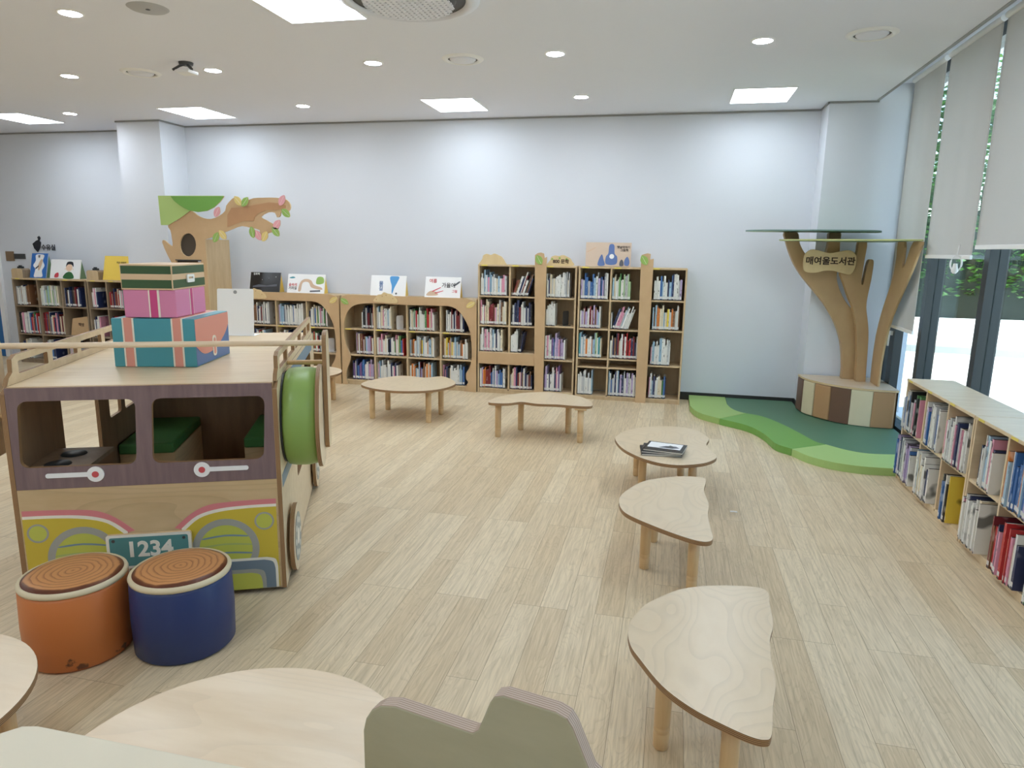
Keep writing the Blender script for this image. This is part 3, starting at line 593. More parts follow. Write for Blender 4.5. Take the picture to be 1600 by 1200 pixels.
DL = [(-3.72, 3.89, 'near round downlight at the left top corner of the photo'), (-5.11, 5.27, 'round downlight nearest the left edge, middle row'), (-6.58, 6.74, 'round downlight by the left light panel, far row'),
      (-3.74, 5.3, 'round downlight beside the small square ceiling sensor'), (-2.34, 5.3, 'round downlight beyond the large air vent'), (-3.75, 6.74, 'round downlight between the two left far light panels'),
      (-0.917, 5.28, 'round downlight second from the windows, middle row'), (-0.917, 6.74, 'round downlight in the far row left of the window light panel'), (0.497, 5.2, 'round downlight closest to the windows'),
      (-5.1, 6.74, 'round downlight overlapping the panel in front of the white pier')]
for x, y, lab in DL:
    t = thing('downlight', lab, 'downlight', (x, y, H), 0, 'round ceiling downlights')
    MB().lathe([(0.0, -0.004), (0.062, -0.004), (0.062, 0.01)], M['lamp'], 24).build('lens', t)
    MB().lathe([(0.063, 0.005), (0.063, -0.006), (0.075, -0.004), (0.078, 0.0)], M['white'], 28).build('trim_ring', t)
for x, y, lab in [(-4.4, 5.27, 'round white air diffuser left of the ceiling sensor'), (-1.623, 5.31, 'round white air diffuser right of the middle downlight'), (1.16, 5.17, 'round white air diffuser nearest the blinds')]:
    t = thing('ceiling_diffuser', lab, 'air vent', (x, y, H), 0, 'round air diffusers')
    MB().lathe([(0.112, -0.002), (0.116, -0.012), (0.145, -0.01), (0.158, 0.0)], M['white'], 36).build('rim', t)
    MB().lathe([(0.0, -0.018), (0.085, -0.016), (0.098, -0.006), (0.098, 0.0)], M['ceil'], 36).build('disc', t)
    MB().lathe([(0.097, -0.0015), (0.114, -0.0015)], M['dgrey'], 36).build('slot', t)
t = thing('ceiling_speaker', 'flat grey perforated ceiling speaker at the top left', 'speaker', (-3.17, 3.9, H))
MB().lathe([(0, -0.008), (0.105, -0.008), (0.118, 0.0)], flat('speaker_grille', srgb(176, 176, 178), 0.6, bump=0.4, bscale=300), 36).build('grille', t)
MB().lathe([(0, -0.012), (0.012, -0.011), (0.014, -0.0085)], M['dgrey'], 12).build('badge', t)
t = thing('ceiling_sensor', 'small square ceiling sensor on a three-armed dark bracket', 'sensor', (-3.8, 5.05, H))
MB().box((-0.06, -0.06, -0.085), (0.06, 0.06, -0.06), M['white']).build('body', t, bevel=0.006)
for a in (90, 210, 330):
    ca, sa = math.cos(math.radians(a)), math.sin(math.radians(a))
    MB().tube([(0, 0, -0.01), (0.05*ca, 0.05*sa, -0.03), (0.1*ca, 0.1*sa, -0.062)], 0.009, M['dgrey'], 8).build('bracket_arm', t)
MB().lathe([(0, -0.02), (0.05, -0.02), (0.055, 0.0)], M['dgrey'], 20).build('mount', t)
t = thing('ceiling_air_conditioner', 'large round ceiling air conditioner with perforated grille', 'air conditioner', (-1.525, 3.95, H))
MB().lathe([(0.4, 0.0), (0.399, -0.03), (0.365, -0.045), (0.335, -0.05), (0.32, -0.03)], M['ceil'], 56).build('casing', t)
MB().lathe([(0.322, -0.028), (0.262, -0.028)], M['dgrey'], 56).build('air_slot', t)
MB().lathe([(0.0, -0.06), (0.2, -0.06), (0.255, -0.052), (0.268, -0.03)], M['dgrey'], 48).build('grille_backing', t)
b = MB()
R0 = 0.25; st = 0.032; n = int(2*R0/st)
for i in range(n+1):
    c = -R0+i*st; hl = math.sqrt(max(R0*R0-c*c, 0))
    if hl < 0.02: continue
    b.box((c-0.009, -hl, -0.066), (c+0.009, hl, -0.061), M['ceil']); b.box((-hl, c-0.009, -0.0665), (hl, c+0.009, -0.0615), M['ceil'])
b.build('grille', t)

# ------------------------------------------------------------------ bookcases
BOOKS = []
SHELFMAT = [M['shelf'], M['shelfback']]
def panel(t, name, a, b_, m, bev=0.002, **k):
    return MB().box(a, b_, m).build(name, t, bevel=bev, **k)
def leaf(t, name, x, y, z, ang, m, L=0.11, W=0.05, th=0.008, a=(1,0,0), n=(0,-1,0)):
    ca, sa = math.cos(math.radians(ang)), math.sin(math.radians(ang))
    pts = [(-L/2, 0), (-L*0.25, W*0.42), (L*0.1, W*0.5), (L*0.35, W*0.28), (L/2, 0), (L*0.35, -W*0.28), (L*0.1, -W*0.5), (-L*0.25, -W*0.42)]
    pts = smooth([(x+p[0]*ca-p[1]*sa, p[0]*sa+p[1]*ca+z) for p in pts], 3)
    b = MB().plate(pts, th, m, M['mdf'], O=(0, y, 0), a=a, b=(0,0,1), n=n)
    b.tube([(x-0.4*L*ca, y-th-0.0005, z-0.4*L*sa), (x+0.4*L*ca, y-th-0.0005, z+0.4*L*sa)], 0.0012, M['offwhite'], 5)
    return b.build(name, t)
def run(x0, x1, zb, y, ch, fill_, pal, where, grp, ang=0.0, back=0.27, start=0.0, depth=(0.15, 0.2), tall=(0.6, 0.94), dirn='x', sgn=1, thick=(0.007, 0.022), lean_from=None, lean=0.0):
    """One run of upright books in a compartment, spines to the front."""
    p = x0+0.008+start*(x1-x0); end = x0+(x1-x0)*fill_-0.006; i = 0
    cols = pal
    while True:
        t = rnd.uniform(*thick); h = ch*rnd.uniform(*tall); d = rnd.uniform(*depth)
        th = lean if (lean_from is not None and p-x0 >= lean_from*(x1-x0)) else 0.0
        step = t/math.cos(th)+0.0012
        need = step+h*math.sin(abs(th))
        if p+need > end: break
        col = rnd.choice(cols)
        BOOKS.append(dict(p=p, t=t, h=h, d=d, th=th, z=zb+0.001, y=y+rnd.uniform(0.0, 0.018), col=col, i=i, where=where, grp=grp, dirn=dirn, sgn=sgn))
        p += step; i += 1
        if i > 36: break
    for bk in BOOKS[-i:] if i else []: bk['n'] = i
W_ = ['white']*5+['cream', 'pale grey', 'pale grey', 'pale blue', 'navy', 'black', 'red', 'blue', 'green', 'pink']
PALS = {'mix': W_, 'white': ['white']*7+['pale grey', 'cream', 'pale blue', 'pink', 'navy'], 'red': ['dark red', 'red', 'dark red', 'white', 'pale grey', 'brown', 'navy', 'pink', 'cream'],
 'blue': ['pale blue', 'blue', 'white', 'pale grey', 'lilac', 'white', 'navy', 'white', 'white'], 'green': ['pale green', 'green', 'pale blue', 'white', 'white', 'white', 'pale grey', 'cream', 'pale green'],
 'purple': ['purple', 'pink', 'lilac', 'white', 'blue', 'white', 'navy'], 'warm': ['cream', 'orange', 'white', 'white', 'cream', 'white', 'yellow', 'brown', 'pale grey', 'pale blue'], 'dark': ['black', 'navy', 'dark red', 'brown', 'white', 'pale grey', 'white'],
 'multi': ['orange', 'blue', 'white', 'dark red', 'brown', 'lilac', 'white', 'pale blue'], 'bright': ['white', 'blue', 'pale grey', 'blue', 'yellow', 'black', 'yellow', 'white'], 'teal': ['teal', 'pale blue', 'white', 'white', 'orange', 'cream', 'pale green', 'pale blue']}

def tall_case(x0, x1, cols, tname, label, plinth_extra):
    """cols: list of (xl, xr, [shelf heights from top down]) ; front at y 7.35, back at the wall"""
    t = thing('tall_bookcase', label, 'bookcase', ((x0+x1)/2, 7.5, 0)); T = t.location
    def pb(name, a, b_, m, **k): return panel(t, name, tuple(V(a)-T), tuple(V(b_)-T), m, **k)
    yf, yb, tp = 7.35, 7.64, 1.405
    pb('side_panel', (x0, yf, 0), (x0+0.018, yb, tp), M['shelf']); pb('side_panel', (x1-0.018, yf, 0), (x1, yb, tp), M['shelf'])
    pb('top_panel', (x0, yf-0.004, tp), (x1, yb, tp+0.018), M['shelf'])
    pb('back_panel', (x0+0.018, yb-0.012, 0.05), (x1-0.018, yb, tp), M['shelfback'])
    pb('plinth', (x0+0.018, yf+0.01, 0), (x1-0.018, yf+0.028, 0.038), M['shelf'])
    for i, (xl, xr, zs) in enumerate(cols):
        if i: pb('divider', (xl-0.018, yf+0.004, 0.05), (xl, yb-0.012, tp), M['shelf'])
        for z in zs: pb('shelf', (xl, yf+0.003, z-0.016), (xr, yb-0.012, z), M['shelf'])
        MB().box(tuple(V((xl+0.02, yf-0.006, tp+0.003))-T), tuple(V((xl+0.09, yf-0.0042, tp+0.016))-T), M['tag']).build('shelf_tag', t)
    return t, T
A, TA = tall_case(-2.07, -0.985, [(-2.052, -1.722, [1.087, 0.766, 0.469, 0.055]), (-1.704, -1.345, [1.087, 0.766, 0.469, 0.055]), (-1.327, -1.003, [1.085, 0.78, 0.411, 0.055])], 'A',
    'tall open bookcase with two cloud cutouts on top, beside the low bookcases', None)
Bc, TB = tall_case(-0.965, 0.15, [(-0.947, -0.632, [1.08, 0.77, 0.454, 0.359, 0.045]), (-0.614, -0.235, [1.08, 0.77, 0.454, 0.359, 0.045]), (-0.217, 0.132, [1.092, 0.78, 0.407, 0.048])], 'B',
    'tall open bookcase with the picture book on top, nearest the green mat', None)
MB().box(tuple(V((-2.06, 7.335, 0.335))-TA), tuple(V((-1.42, 7.35, 0.462))-TA), M['mdf']).build('front_rail', A, bevel=0.002)
sub = lambda L, T: [(p[0]-T[0], p[1]-T[2]) for p in L]
fp = dict(a=(1,0,0), b=(0,0,1), n=(0,-1,0))
MB().plate(sub([(p[0], max(p[1], 0.0)) for p in S['post_a']], TA), 0.02, M['mdf'], M['edgepale'], O=(0, 7.349-TA.y, 0), **fp).build('tree_post', A)
MB().plate(sub([(p[0], max(p[1], 0.0)) for p in S['post_b']], TB), 0.02, M['mdf'], M['edgepale'], O=(0, 7.349-TB.y, 0), **fp).build('tree_post', Bc)
leaf(A, 'leaf', -1.39-TA.x, 7.328-TA.y, 1.484, 120, M['leafg'], 0.11, 0.075); leaf(Bc, 'leaf', -0.29-TB.x, 7.328-TB.y, 1.5, 120, M['leafg'], 0.11, 0.075)
MB().plate(smooth(sub([(p[0], max(p[1], 1.418)) for p in S['cloud_a']], TA), 3), 0.016, M['pale'], M['edgepale'], O=(0, 7.375-TA.y, 0), **fp).build('cloud_crest', A)
cs = MB().plate(smooth(sub([(p[0], max(p[1], 1.418)) for p in S['cloud_b']], TA), 3), 0.016, M['pale'], M['edgepale'], O=(0, 7.375-TA.y, 0), **fp)
for q in S['cloud_b'][3:9:2]: cs.plate(circ(q[0]-TA.x+ (0.01 if q[0] < -1.16 else -0.01), q[1]-0.022, 0.011, 12), 0.002, M['leafg'], O=(0, 7.359-TA.y, 0), **fp)
cs = cs.build('cloud_sign', A, label='pale cloud sign lettered 800 문학')
writing('lettering', '800 문학', 0.048, M['ink'], cs, (-1.16-TA.x, 7.357-TA.y, 1.468), fat=0.0012)

fills = {('A', 0): [(.96, 'white'), (.98, 'red'), (.84, 'white'), (.94, 'multi')], ('A', 1): [(1.0, 'dark'), (.9, 'dark'), (.62, 'mix'), (1.0, 'red')], ('A', 2): [(.85, 'white'), (.42, 'white'), (.75, 'purple'), (.68, 'purple')],
 ('B', 0): [(.98, 'blue'), (.74, 'multi'), (.86, 'teal'), (.56, 'white')], ('B', 1): [(.62, 'green'), (.8, 'white'), (1.0, 'red'), (1.0, 'blue')], ('B', 2): [(.99, 'blue'), (.96, 'warm'), (.68, 'white'), (.6, 'mix')]}
rows = {('A', 0): [(1.087, .3), (.766, .3), (.469, .28), (.055, .27)], ('A', 2): [(1.085, .3), (.78, .29), (.411, .35), (.055, .34)], ('B', 0): [(1.08, .3), (.77, .29), (.454, .3), (.045, .3)], ('B', 2): [(1.092, .3), (.78, .3), (.407, .35), (.048, .34)]}
colx = {('A', 0): (-2.052, -1.722), ('A', 1): (-1.704, -1.425), ('A', 2): (-1.318, -1.003), ('B', 0): (-0.947, -0.632), ('B', 1): (-0.614, -0.28), ('B', 2): (-0.185, 0.132)}
RN = ['top row', 'second row', 'third row', 'bottom row']; CN = ['left column', 'middle column', 'right column']
for key in colx:
    r_ = rows.get(key) or rows[(key[0], 0)]
    for ri, (fl, pl) in enumerate(fills[key]):
        z, ch = r_[ri]; ch = min(ch, 0.31)
        case = 'tall cloud-topped bookcase' if key[0] == 'A' else 'tall bookcase under picture book'
        ln, lf = (0.32, 0.05) if (key, ri) in ((('A', 1), 0), (('B', 1), 1)) else ((0.18, 0.3) if (key, ri) in ((('A', 1), 2), (('A', 2), 1)) else (0.0, None))
        run(*colx[key], z, 7.362, ch, fl, PALS[pl], f'{RN[ri]}, {CN[key[1]]}, {case}', f'books in the {case}', lean=ln, lean_from=lf)

def low_case(dx, label, skip=()):
    x0, x1 = -3.705+dx, -2.085+dx
    t = thing('low_bookcase', label, 'bookcase', ((x0+x1)/2, 7.5, 0)); T = t.location
    def pb(name, a, b_, m, **k): return panel(t, name, tuple(V(a)-T), tuple(V(b_)-T), m, **k)
    yf, yb, tp = 7.352, 7.64, 1.02
    pb('side_panel', (x0, yf, 0), (x0+0.018, yb, tp), M['shelf']); pb('side_panel', (x1-0.018, yf, 0), (x1, yb, tp), M['shelf'])
    pb('top_panel', (x0, yf, tp), (x1, yb, tp+0.018), M['shelf']); pb('back_panel', (x0+0.018, yb-0.012, 0), (x1-0.018, yb, tp), M['shelfback'])
    pb('plinth', (x0+0.018, yf+0.01, 0), (x1-0.018, yf+0.028, 0.04), M['shelf'])
    xs = [x0+0.018, -3.298+dx, -2.898+dx, -2.497+dx, x1]
    for i in range(4):
        xl, xr = xs[i], xs[i+1]-0.018
        if i: pb('divider', (xl-0.018, yf+0.004, 0.057), (xl, yb-0.012, tp), M['shelf'])
        for z in (0.66, 0.357, 0.057): pb('shelf', (xl, yf+0.003, z-0.016), (xr, yb-0.012, z), M['shelf'])
        for z in (0.66,): MB().box(tuple(V((xl+0.02, yf+0.0005, z-0.014))-T), tuple(V((xl+0.09, yf+0.003, z-0.002))-T), M['tag']).build('shelf_tag', t)
    # swaying tree-shaped board framing the front
    L = [(max(p[0], -3.709), max(p[1], 0.0)) for p in S['arch_out']]; L = [(min(p[0], -2.076), p[1]) for p in L]
    inner = smooth(S['arch_in'], 3, closed=False)
    outl = [(-3.709, 0.0)]+[(-3.709, 0.97)]+smooth([(-3.709, 0.97), (-3.675, 1.03), (-3.61, 1.05)], 4, False)[1:]+[(-2.2, 1.05)]+smooth([(-2.2, 1.05), (-2.11, 1.02), (-2.08, 0.95)], 4, False)[1:]+[(-2.08, 0.0)]
    poly = outl+[(p[0], max(p[1], 0.0)) for p in inner[::-1]]
    poly = [(p[0]+dx-T.x, p[1]) for p in poly]
    f = MB().plate(poly, 0.02, M['mdf'], M['edgepale'], O=(0, yf-0.001-T.y, 0), **fp).build('tree_frame', t)
    for q, a, m in ((S['leaf_a'][3], -30, M['leafg']), (S['leaf_a'][4], 30, M['leafy'])):
        leaf(t, 'leaf', q[0]+dx-T.x, yf-0.022-T.y, q[1], a, m, 0.115, 0.06)
    c = MB().plate(smooth([(p[0]+dx-T.x, p[1]) for p in S['cloud_mid']], 3), 0.012, M['pale'], M['edgepale'], O=(0, yf-0.0215-T.y, 0), **fp)
    for q in S['cloud_mid'][1:9:2]: c.plate(circ(q[0]+dx-T.x+(0.012 if q[0] < -3.15 else -0.012), q[1]-0.02, 0.006, 10), 0.0015, M['mdfdark'], O=(0, yf-0.0336-T.y, 0), **fp)
    c.build('cloud_plate', t)
    return t, xs
_, xsl = low_case(0, 'low tree-framed bookcase behind the oval table')
_, xsk = low_case(-1.648, 'low tree-framed bookcase partly hidden by the toy bus')
LF = [[(1.0, 'dark', .55), (.55, 'white', 0), (.82, 'mix', 0), (.68, 'dark', .1)], [(1.0, 'multi', .35), (.92, 'mix', 0), (.86, 'warm', 0), (.8, 'warm', 0)], [(1.0, 'purple', .2), (.72, 'white', 0), (.78, 'multi', 0), (.72, 'mix', 0)]]
CN4 = ['first column', 'second column', 'third column', 'last column']
for ci in range(4):
    for ri, (z, ch) in enumerate([(.66, .3), (.357, .28), (.057, .27)]):
        fl, pl, stt = LF[ri][ci]
        run(xsl[ci], xsl[ci+1]-0.018, z, 7.385, ch, fl, PALS[pl], f'{["top", "middle", "bottom"][ri]} row, {CN4[ci]}, low bookcase behind oval table', 'books in the low bookcase behind the oval table', start=stt, tall=(0.6, 0.9))
        fl2, pl2 = [(.55, 'white'), (.8, 'dark'), (.9, 'blue'), (.62, 'mix')][ci] if ri == 0 else ((.3, 'yellow') if 0 else (.55+.1*ci, 'mix'))
        if ri < 2 or ci < 2: run(xsk[ci], xsk[ci+1]-0.018, z, 7.385, ch, fl2 if not (ri == 1 and ci == 3) else .4, PALS[pl2], f'{["top", "middle", "bottom"][ri]} row, {CN4[ci]}, low bookcase behind toy bus', 'books in the low bookcase behind the toy bus', tall=(0.6, 0.9))

def window_shelf(y0, y1, label, ncol=3):
    t = thing('window_shelf', label, 'shelf', (1.82, (y0+y1)/2, 0)); T = t.location
    def pb(name, a, b_, m, **k): return panel(t, name, tuple(V(a)-T), tuple(V(b_)-T), m, **k)
    xf, xb, tp = 1.672, 1.965, 0.718
    pb('side_panel', (xf, y1-0.018, 0), (xb, y1, tp), M['birch']); pb('side_panel', (xf, y0, 0), (xb, y0+0.018, tp), M['birch'])
    pb('top_panel', (xf-0.004, y0, tp), (xb+0.004, y1, tp+0.02), M['birch'], bev=0.003)
    pb('back_panel', (xb-0.012, y0+0.018, 0), (xb, y1-0.018, tp), M['shelf']); pb('plinth', (xf+0.006, y0+0.018, 0), (xf+0.024, y1-0.018, 0.03), M['birch'])
    w = (y1-y0-0.018)/ncol
    for i in range(ncol):
        ya, yb_ = y1-0.018-i*w, y1-(i+1)*w
        if i: pb('divider', (xf+0.004, ya, 0.045), (xb-0.012, ya+0.018, tp), M['birch'])
        for z in (0.385, 0.047): pb('shelf', (xf+0.003, yb_, z-0.017), (xb-0.012, ya, z), M['birch'])
        MB().box(tuple(V((xf-0.006, ya-0.1, tp+0.004))-T), tuple(V((xf-0.0045, ya-0.03, tp+0.017))-T), M['tag']).build('shelf_tag', t)
    return w
w = window_shelf(4.175, 5.325, 'low birch shelf unit under the windows, next to the green mat')
w2 = window_shelf(3.015, 4.165, 'low birch shelf unit under the windows, nearer the camera')
RW = [[(.88, 'mix', .0), (.88, 'blue', .1), (.95, 'white', .1)], [(.95, 'blue', 0), (.85, 'white', .1), (.72, 'bright', .3)]]
CW = ['far', 'middle', 'near']
for u, (ytop, lab, fl) in enumerate([(5.325, 'shelf beside green mat', RW), (4.165, 'nearer window shelf', [[(.8, 'white', .3), (.95, 'multi', .1), (.8, 'mix', .1)], [(.8, 'white', .05), (.9, 'red', .1), (.8, 'mix', .1)]])]):
    for ri, (z, ch) in enumerate([(.385, .31), (.047, .31)]):
        for ci in range(3):
            f_, p_, s_ = fl[ri][ci]
            run(0, w-0.018, z, 1.655-0.02*ri, ch, f_, PALS[p_], f'{["upper", "lower"][ri]} {CW[ci]} compartment, {lab}', f'books in the {lab}', start=s_, depth=(0.2, 0.25), tall=(0.68, 0.95), dirn='y', sgn=ytop-0.018-ci*w, thick=(0.007, 0.024))
# far-left bookcases
def far_case(x0, x1, label):
    t = thing('old_bookcase', label, 'bookcase', ((x0+x1)/2, 7.6, 0)); T = t.location
    def pb(name, a, b_, m, **k): return panel(t, name, tuple(V(a)-T), tuple(V(b_)-T), m, **k)
    yf, yb, tp = 7.45, 7.76, 1.1; o = M['oldshelf']
    pb('side_panel', (x0, yf, 0), (x0+0.02, yb, tp), o); pb('side_panel', (x1-0.02, yf, 0), (x1, yb, tp), o)
    pb('top_panel', (x0, yf-0.004, tp), (x1, yb, tp+0.02), M['shelf']); pb('back_panel', (x0+0.02, yb-0.012, 0), (x1-0.02, yb, tp), o); pb('plinth', (x0+0.02, yf+0.01, 0), (x1-0.02, yf+0.03, 0.04), o)
    w = (x1-x0-0.02)/3
    for i in range(3):
        if i: pb('divider', (x0+0.02+i*w-0.018, yf+0.004, 0.055), (x0+0.02+i*w, yb-0.012, tp), o)
        for z in (0.765, 0.39, 0.055): pb('shelf', (x0+0.02+i*w, yf+0.003, z-0.017), (x0+0.02+(i+1)*w-0.018, yb-0.012, z), o)
        MB().box(tuple(V((x0+0.06+i*w, yf-0.006, tp+0.004))-T), tuple(V((x0+0.13+i*w, yf-0.0045, tp+0.017))-T), M['tag']).build('shelf_tag', t)
    return w
wf = far_case(-8.455, -7.305, 'old brown bookcase at the left edge, under the Korean sign')
far_case(-7.285, -6.445, 'old brown bookcase behind the suitcase stack, under the yellow book')
for ci in range(3):
    for ri, (z, ch) in enumerate([(.765, .3), (.39, .33), (.055, .3)]):
        fl, pl = [[(.62, 'dark'), (.85, 'green'), (.75, 'dark')], [(.9, 'mix'), (.95, 'red'), (.0, 'mix')], [(.5, 'white'), (.5, 'mix'), (.3, 'mix')]][ri][ci]
        if fl: run(-8.435+ci*wf, -8.435+(ci+1)*wf-0.018, z, 7.47, ch, fl, PALS[pl], f'{["top", "middle", "bottom"][ri]} row, {CN[ci]}, old bookcase under Korean sign', 'books in the old bookcase under the Korean sign', tall=(.65, .9))
        run(-7.265+ci*0.273, -7.265+(ci+1)*0.273-0.02, z, 7.47, ch, [.5, .9, .8][ci], PALS[['white', 'red', 'mix'][ci]], f'{["top", "middle", "bottom"][ri]} row, {CN[ci]}, old bookcase under yellow book', 'books in the old bookcase under the yellow book', tall=(.6, .85))

# ---- make the books: the 300 that show largest one by one, the rest as one mass
def book_geo(b, bk, T):
    t, d, h = bk['t'], bk['d'], bk['h']; m = BM[bk['col']]
    vs = [T @ V(p) for p in [(0,0,0),(t,0,0),(t,d,0),(0,d,0),(0,0,h),(t,0,h),(t,d,h),(0,d,h)]]
    b.add(vs, [(0,1,5,4)], m, [[(0,0),(t,0),(t,h),(0,h)]])
    b.add(vs, [(1,2,6,5),(3,0,4,7)], m, [[(.1,0),(.1+d,0),(.1+d,h),(.1,h)], [(.1,0),(.1+d,0),(.1+d,h),(.1,h)]])
    e = min(0.0018, t*0.15); q = 0.004   # cover boards stand proud of the page block at top, bottom and fore-edge
    vs2 = [T @ V(p) for p in [(e,0.001,q),(t-e,0.001,q),(t-e,d-q,q),(e,d-q,q),(e,0.001,h-q),(t-e,0.001,h-q),(t-e,d-q,h-q),(e,d-q,h-q)]]
    b.add(vs2, [(3,2,1,0),(4,5,6,7),(2,3,7,6)], M['paper'])
    b.add(vs, [(4,5,6,7),(3,2,1,0)][:0], m)
    for xa, xb in ((0, e), (t-e, t)):
        b.add([T @ V(p) for p in [(xa,0,0),(xb,0,0),(xb,d,0),(xa,d,0),(xa,0,h),(xb,0,h),(xb,d,h),(xa,d,h)]], [(3,2,1,0),(4,5,6,7),(2,3,7,6)]+([(1,2,6,5)] if xb < t-e/2 else [(3,0,4,7)]), m, None)
def book_place(bk):
    if bk['dirn'] == 'x': return V((bk['p'], bk['y'], bk['z'])), 0.0
    return V((bk['y'], bk['sgn']-bk['p'], bk['z'])), -PI/2
for bk in BOOKS:
    loc, rz = book_place(bk); D = (loc-V((0, 0, 1.6))).length
    a = bk['t']*bk['h']/(D*D)
    if bk['dirn'] == 'y': a *= 3
    if 'behind toy bus' in bk['where'] or 'old bookcase' in bk['where'] or (loc.x < -4.4): a *= 0.25
    bk['a'] = a
BOOKS.sort(key=lambda b: -b['a'])
mass = MB()
for n_, bk in enumerate(BOOKS):
    loc, rz = book_place(bk)
    # a leaning book pivots on its lower edge
    rot = Matrix.Rotation(rz, 4, 'Z') @ Matrix.Rotation(bk['th'], 4, 'Y')
    if bk['th']:
        pass
    if n_ < 300:
        b = MB(); book_geo(b, bk, Matrix.Identity(4))
        o = b.build('book'); o.location = loc; o.rotation_euler = rot.to_euler()
        if bk['th']: o.location.z += bk['t']*math.sin(bk['th'])
        end = 'from the left' if bk['dirn'] == 'x' else 'from far end'
        place = ORD[bk['i']]+' '+end
        if bk['n'] > 1 and bk['i'] == bk['n']-1: place = 'last on the right' if bk['dirn'] == 'x' else 'last at near end'
        col = bk['col']
        tag(o, f'{col} book, {place}, {bk["where"]}', 'book', bk['grp'])
    else:
        T = Matrix.Translation(loc+V((0, 0, bk['t']*math.sin(bk['th'])))) @ rot
        book_geo(mass, bk, T)
tag(mass.build('books'), 'remaining small books standing in the far shelves', 'books', None, 'stuff')
print('BOOKS', len(BOOKS))

# white metal bookends and the cardboard file in the cases
for x, y, z, lab in [(-1.13, 7.40, 0.781, 'dark grey bookend in the right column of the cloud-topped bookcase'), (-1.06, 7.42, 0.412, None), (-3.94, 7.42, 0.358, 'white bookend in the last column of the low bookcase behind the toy bus'),
        (-3.06, 7.42, 0.661, 'white bookend in the second column of the low bookcase behind the oval table')]:
    if not lab: continue
    dk = 'dark' in lab
    o = MB().plate(rrect(0, 0, 0.1, 0.16, 0.02), 0.003, M['dgrey'] if dk else M['white'], a=(0.5,0.866,0), b=(0,0,1), n=(0.866,-0.5,0)).box((0, 0, 0), (0.08, 0.1, 0.002), M['dgrey'] if dk else M['white']).build('bookend', loc=(x, y, z+0.001))
    tag(o, lab, 'bookend', 'metal bookends')

# ---- display books on top of the cases, each leaning on its own wedge stand
def art(b, shapes, w, h, ox, oy=-0.0006):
    for i, (kind, m, args) in enumerate(shapes):
        if kind == 'c': p = circ(args[0]*w, args[1]*h, args[2]*h, 20, args[3]*h if len(args) > 3 else None)
        elif kind == 'p': p = [(q[0]*w, q[1]*h) for q in args]
        elif kind == 's': p = smooth([(q[0]*w, q[1]*h) for q in args], 4)
        b.plate(p, 0.0006, m, O=(0, oy-0.0004*i, 0), a=(1,0,0), b=(0,0,1), n=(0,-1,0))
def display(x, y, z, w, h, coverm, standm, label, shapes, words=(), tilt=0.24, rz=0.0, th=0.012):
    t = thing('display_book', label, 'book', (x, y, z), rz, 'books displayed face out on top of the cases')
    R_ = Matrix.Rotation(-tilt, 4, 'X')
    c = MB().box((0, 0, 0), (w, 0.002, h), coverm).box((0.002, 0.002, 0.003), (w-0.002, th-0.002, h-0.003), M['paper']).box((0, th-0.002, 0), (w, th, h), coverm).build('cover', t, loc=(-w/2, 0, 0.003))
    c.rotation_euler = (-tilt, 0, 0)
    if shapes:
        b = MB(); art(b, shapes, w, h, 0); b.build('cover_picture', c)
    for (txt, sx, sy, size, m) in words:
        writing('cover_title', txt, size, m, c, (sx*w, -0.003, sy*h), fat=0.0006, depth=0.0003)
    s = thing('book_stand', standm[1], 'stand', (x, y, z), rz, 'wedge stands under the displayed books')
    d0 = h*0.95*math.sin(tilt)
    MB().plate([(0.016, 0.002), (d0+0.07, 0.002), (h*0.92*math.tan(tilt)+0.018, h*0.92)], 0.004, standm[0], O=(w/2-0.012, 0, 0), a=(0,1,0), b=(0,0,1), n=(1,0,0)).build('side_wing', s)
    MB().plate([(0.016, 0.002), (d0+0.07, 0.002), (h*0.92*math.tan(tilt)+0.018, h*0.92)], 0.004, standm[0], O=(-w/2+0.008, 0, 0), a=(0,1,0), b=(0,0,1), n=(1,0,0)).build('side_wing', s)
    return t
g1 = (M['standy'], None)
ZL = 1.039; I_ = M['blackink']
sky = flat('art_blue', srgb(84, 156, 214), 0.4); tan_ = flat('art_tan', srgb(206, 176, 150), 0.4); skin = flat('art_skin', srgb(232, 200, 172), 0.5); nightc = flat('cover_black', srgb(32, 30, 32), 0.2)
artred = flat('art_red', srgb(206, 70, 84), 0.5); coverw = flat('cover_white', srgb(240, 240, 240), 0.25); covery = flat('cover_yellow', srgb(240, 206, 92), 0.4); coverb = flat('cover_blue', srgb(48, 108, 184), 0.3)
artgreen = flat('art_green', srgb(46, 98, 56), 0.5); artgrey = flat('art_grey', srgb(90, 92, 100), 0.5); covertan = flat('cover_tan', srgb(212, 190, 170), 0.25)
artmuted = flat('art_muted_blue', srgb(92, 116, 168), 0.5)
display(-4.76, 7.46, ZL, 0.40, 0.235, nightc, (M['standy'], 'yellow wedge stand under the black display book'), 'black glossy picture book on the low bookcase behind the bus',
    [('p', artgrey, [(.1, .3), (.3, .38), (.55, .33), (.9, .42), (.9, .3), (.1, .22)]), ('c', M['white'], (.85, .78, .02)), ('c', M['white'], (.4, .62, .012)), ('c', M['white'], (.62, .7, .01))], [('동화책', .2, .9, .03, M['white'])])
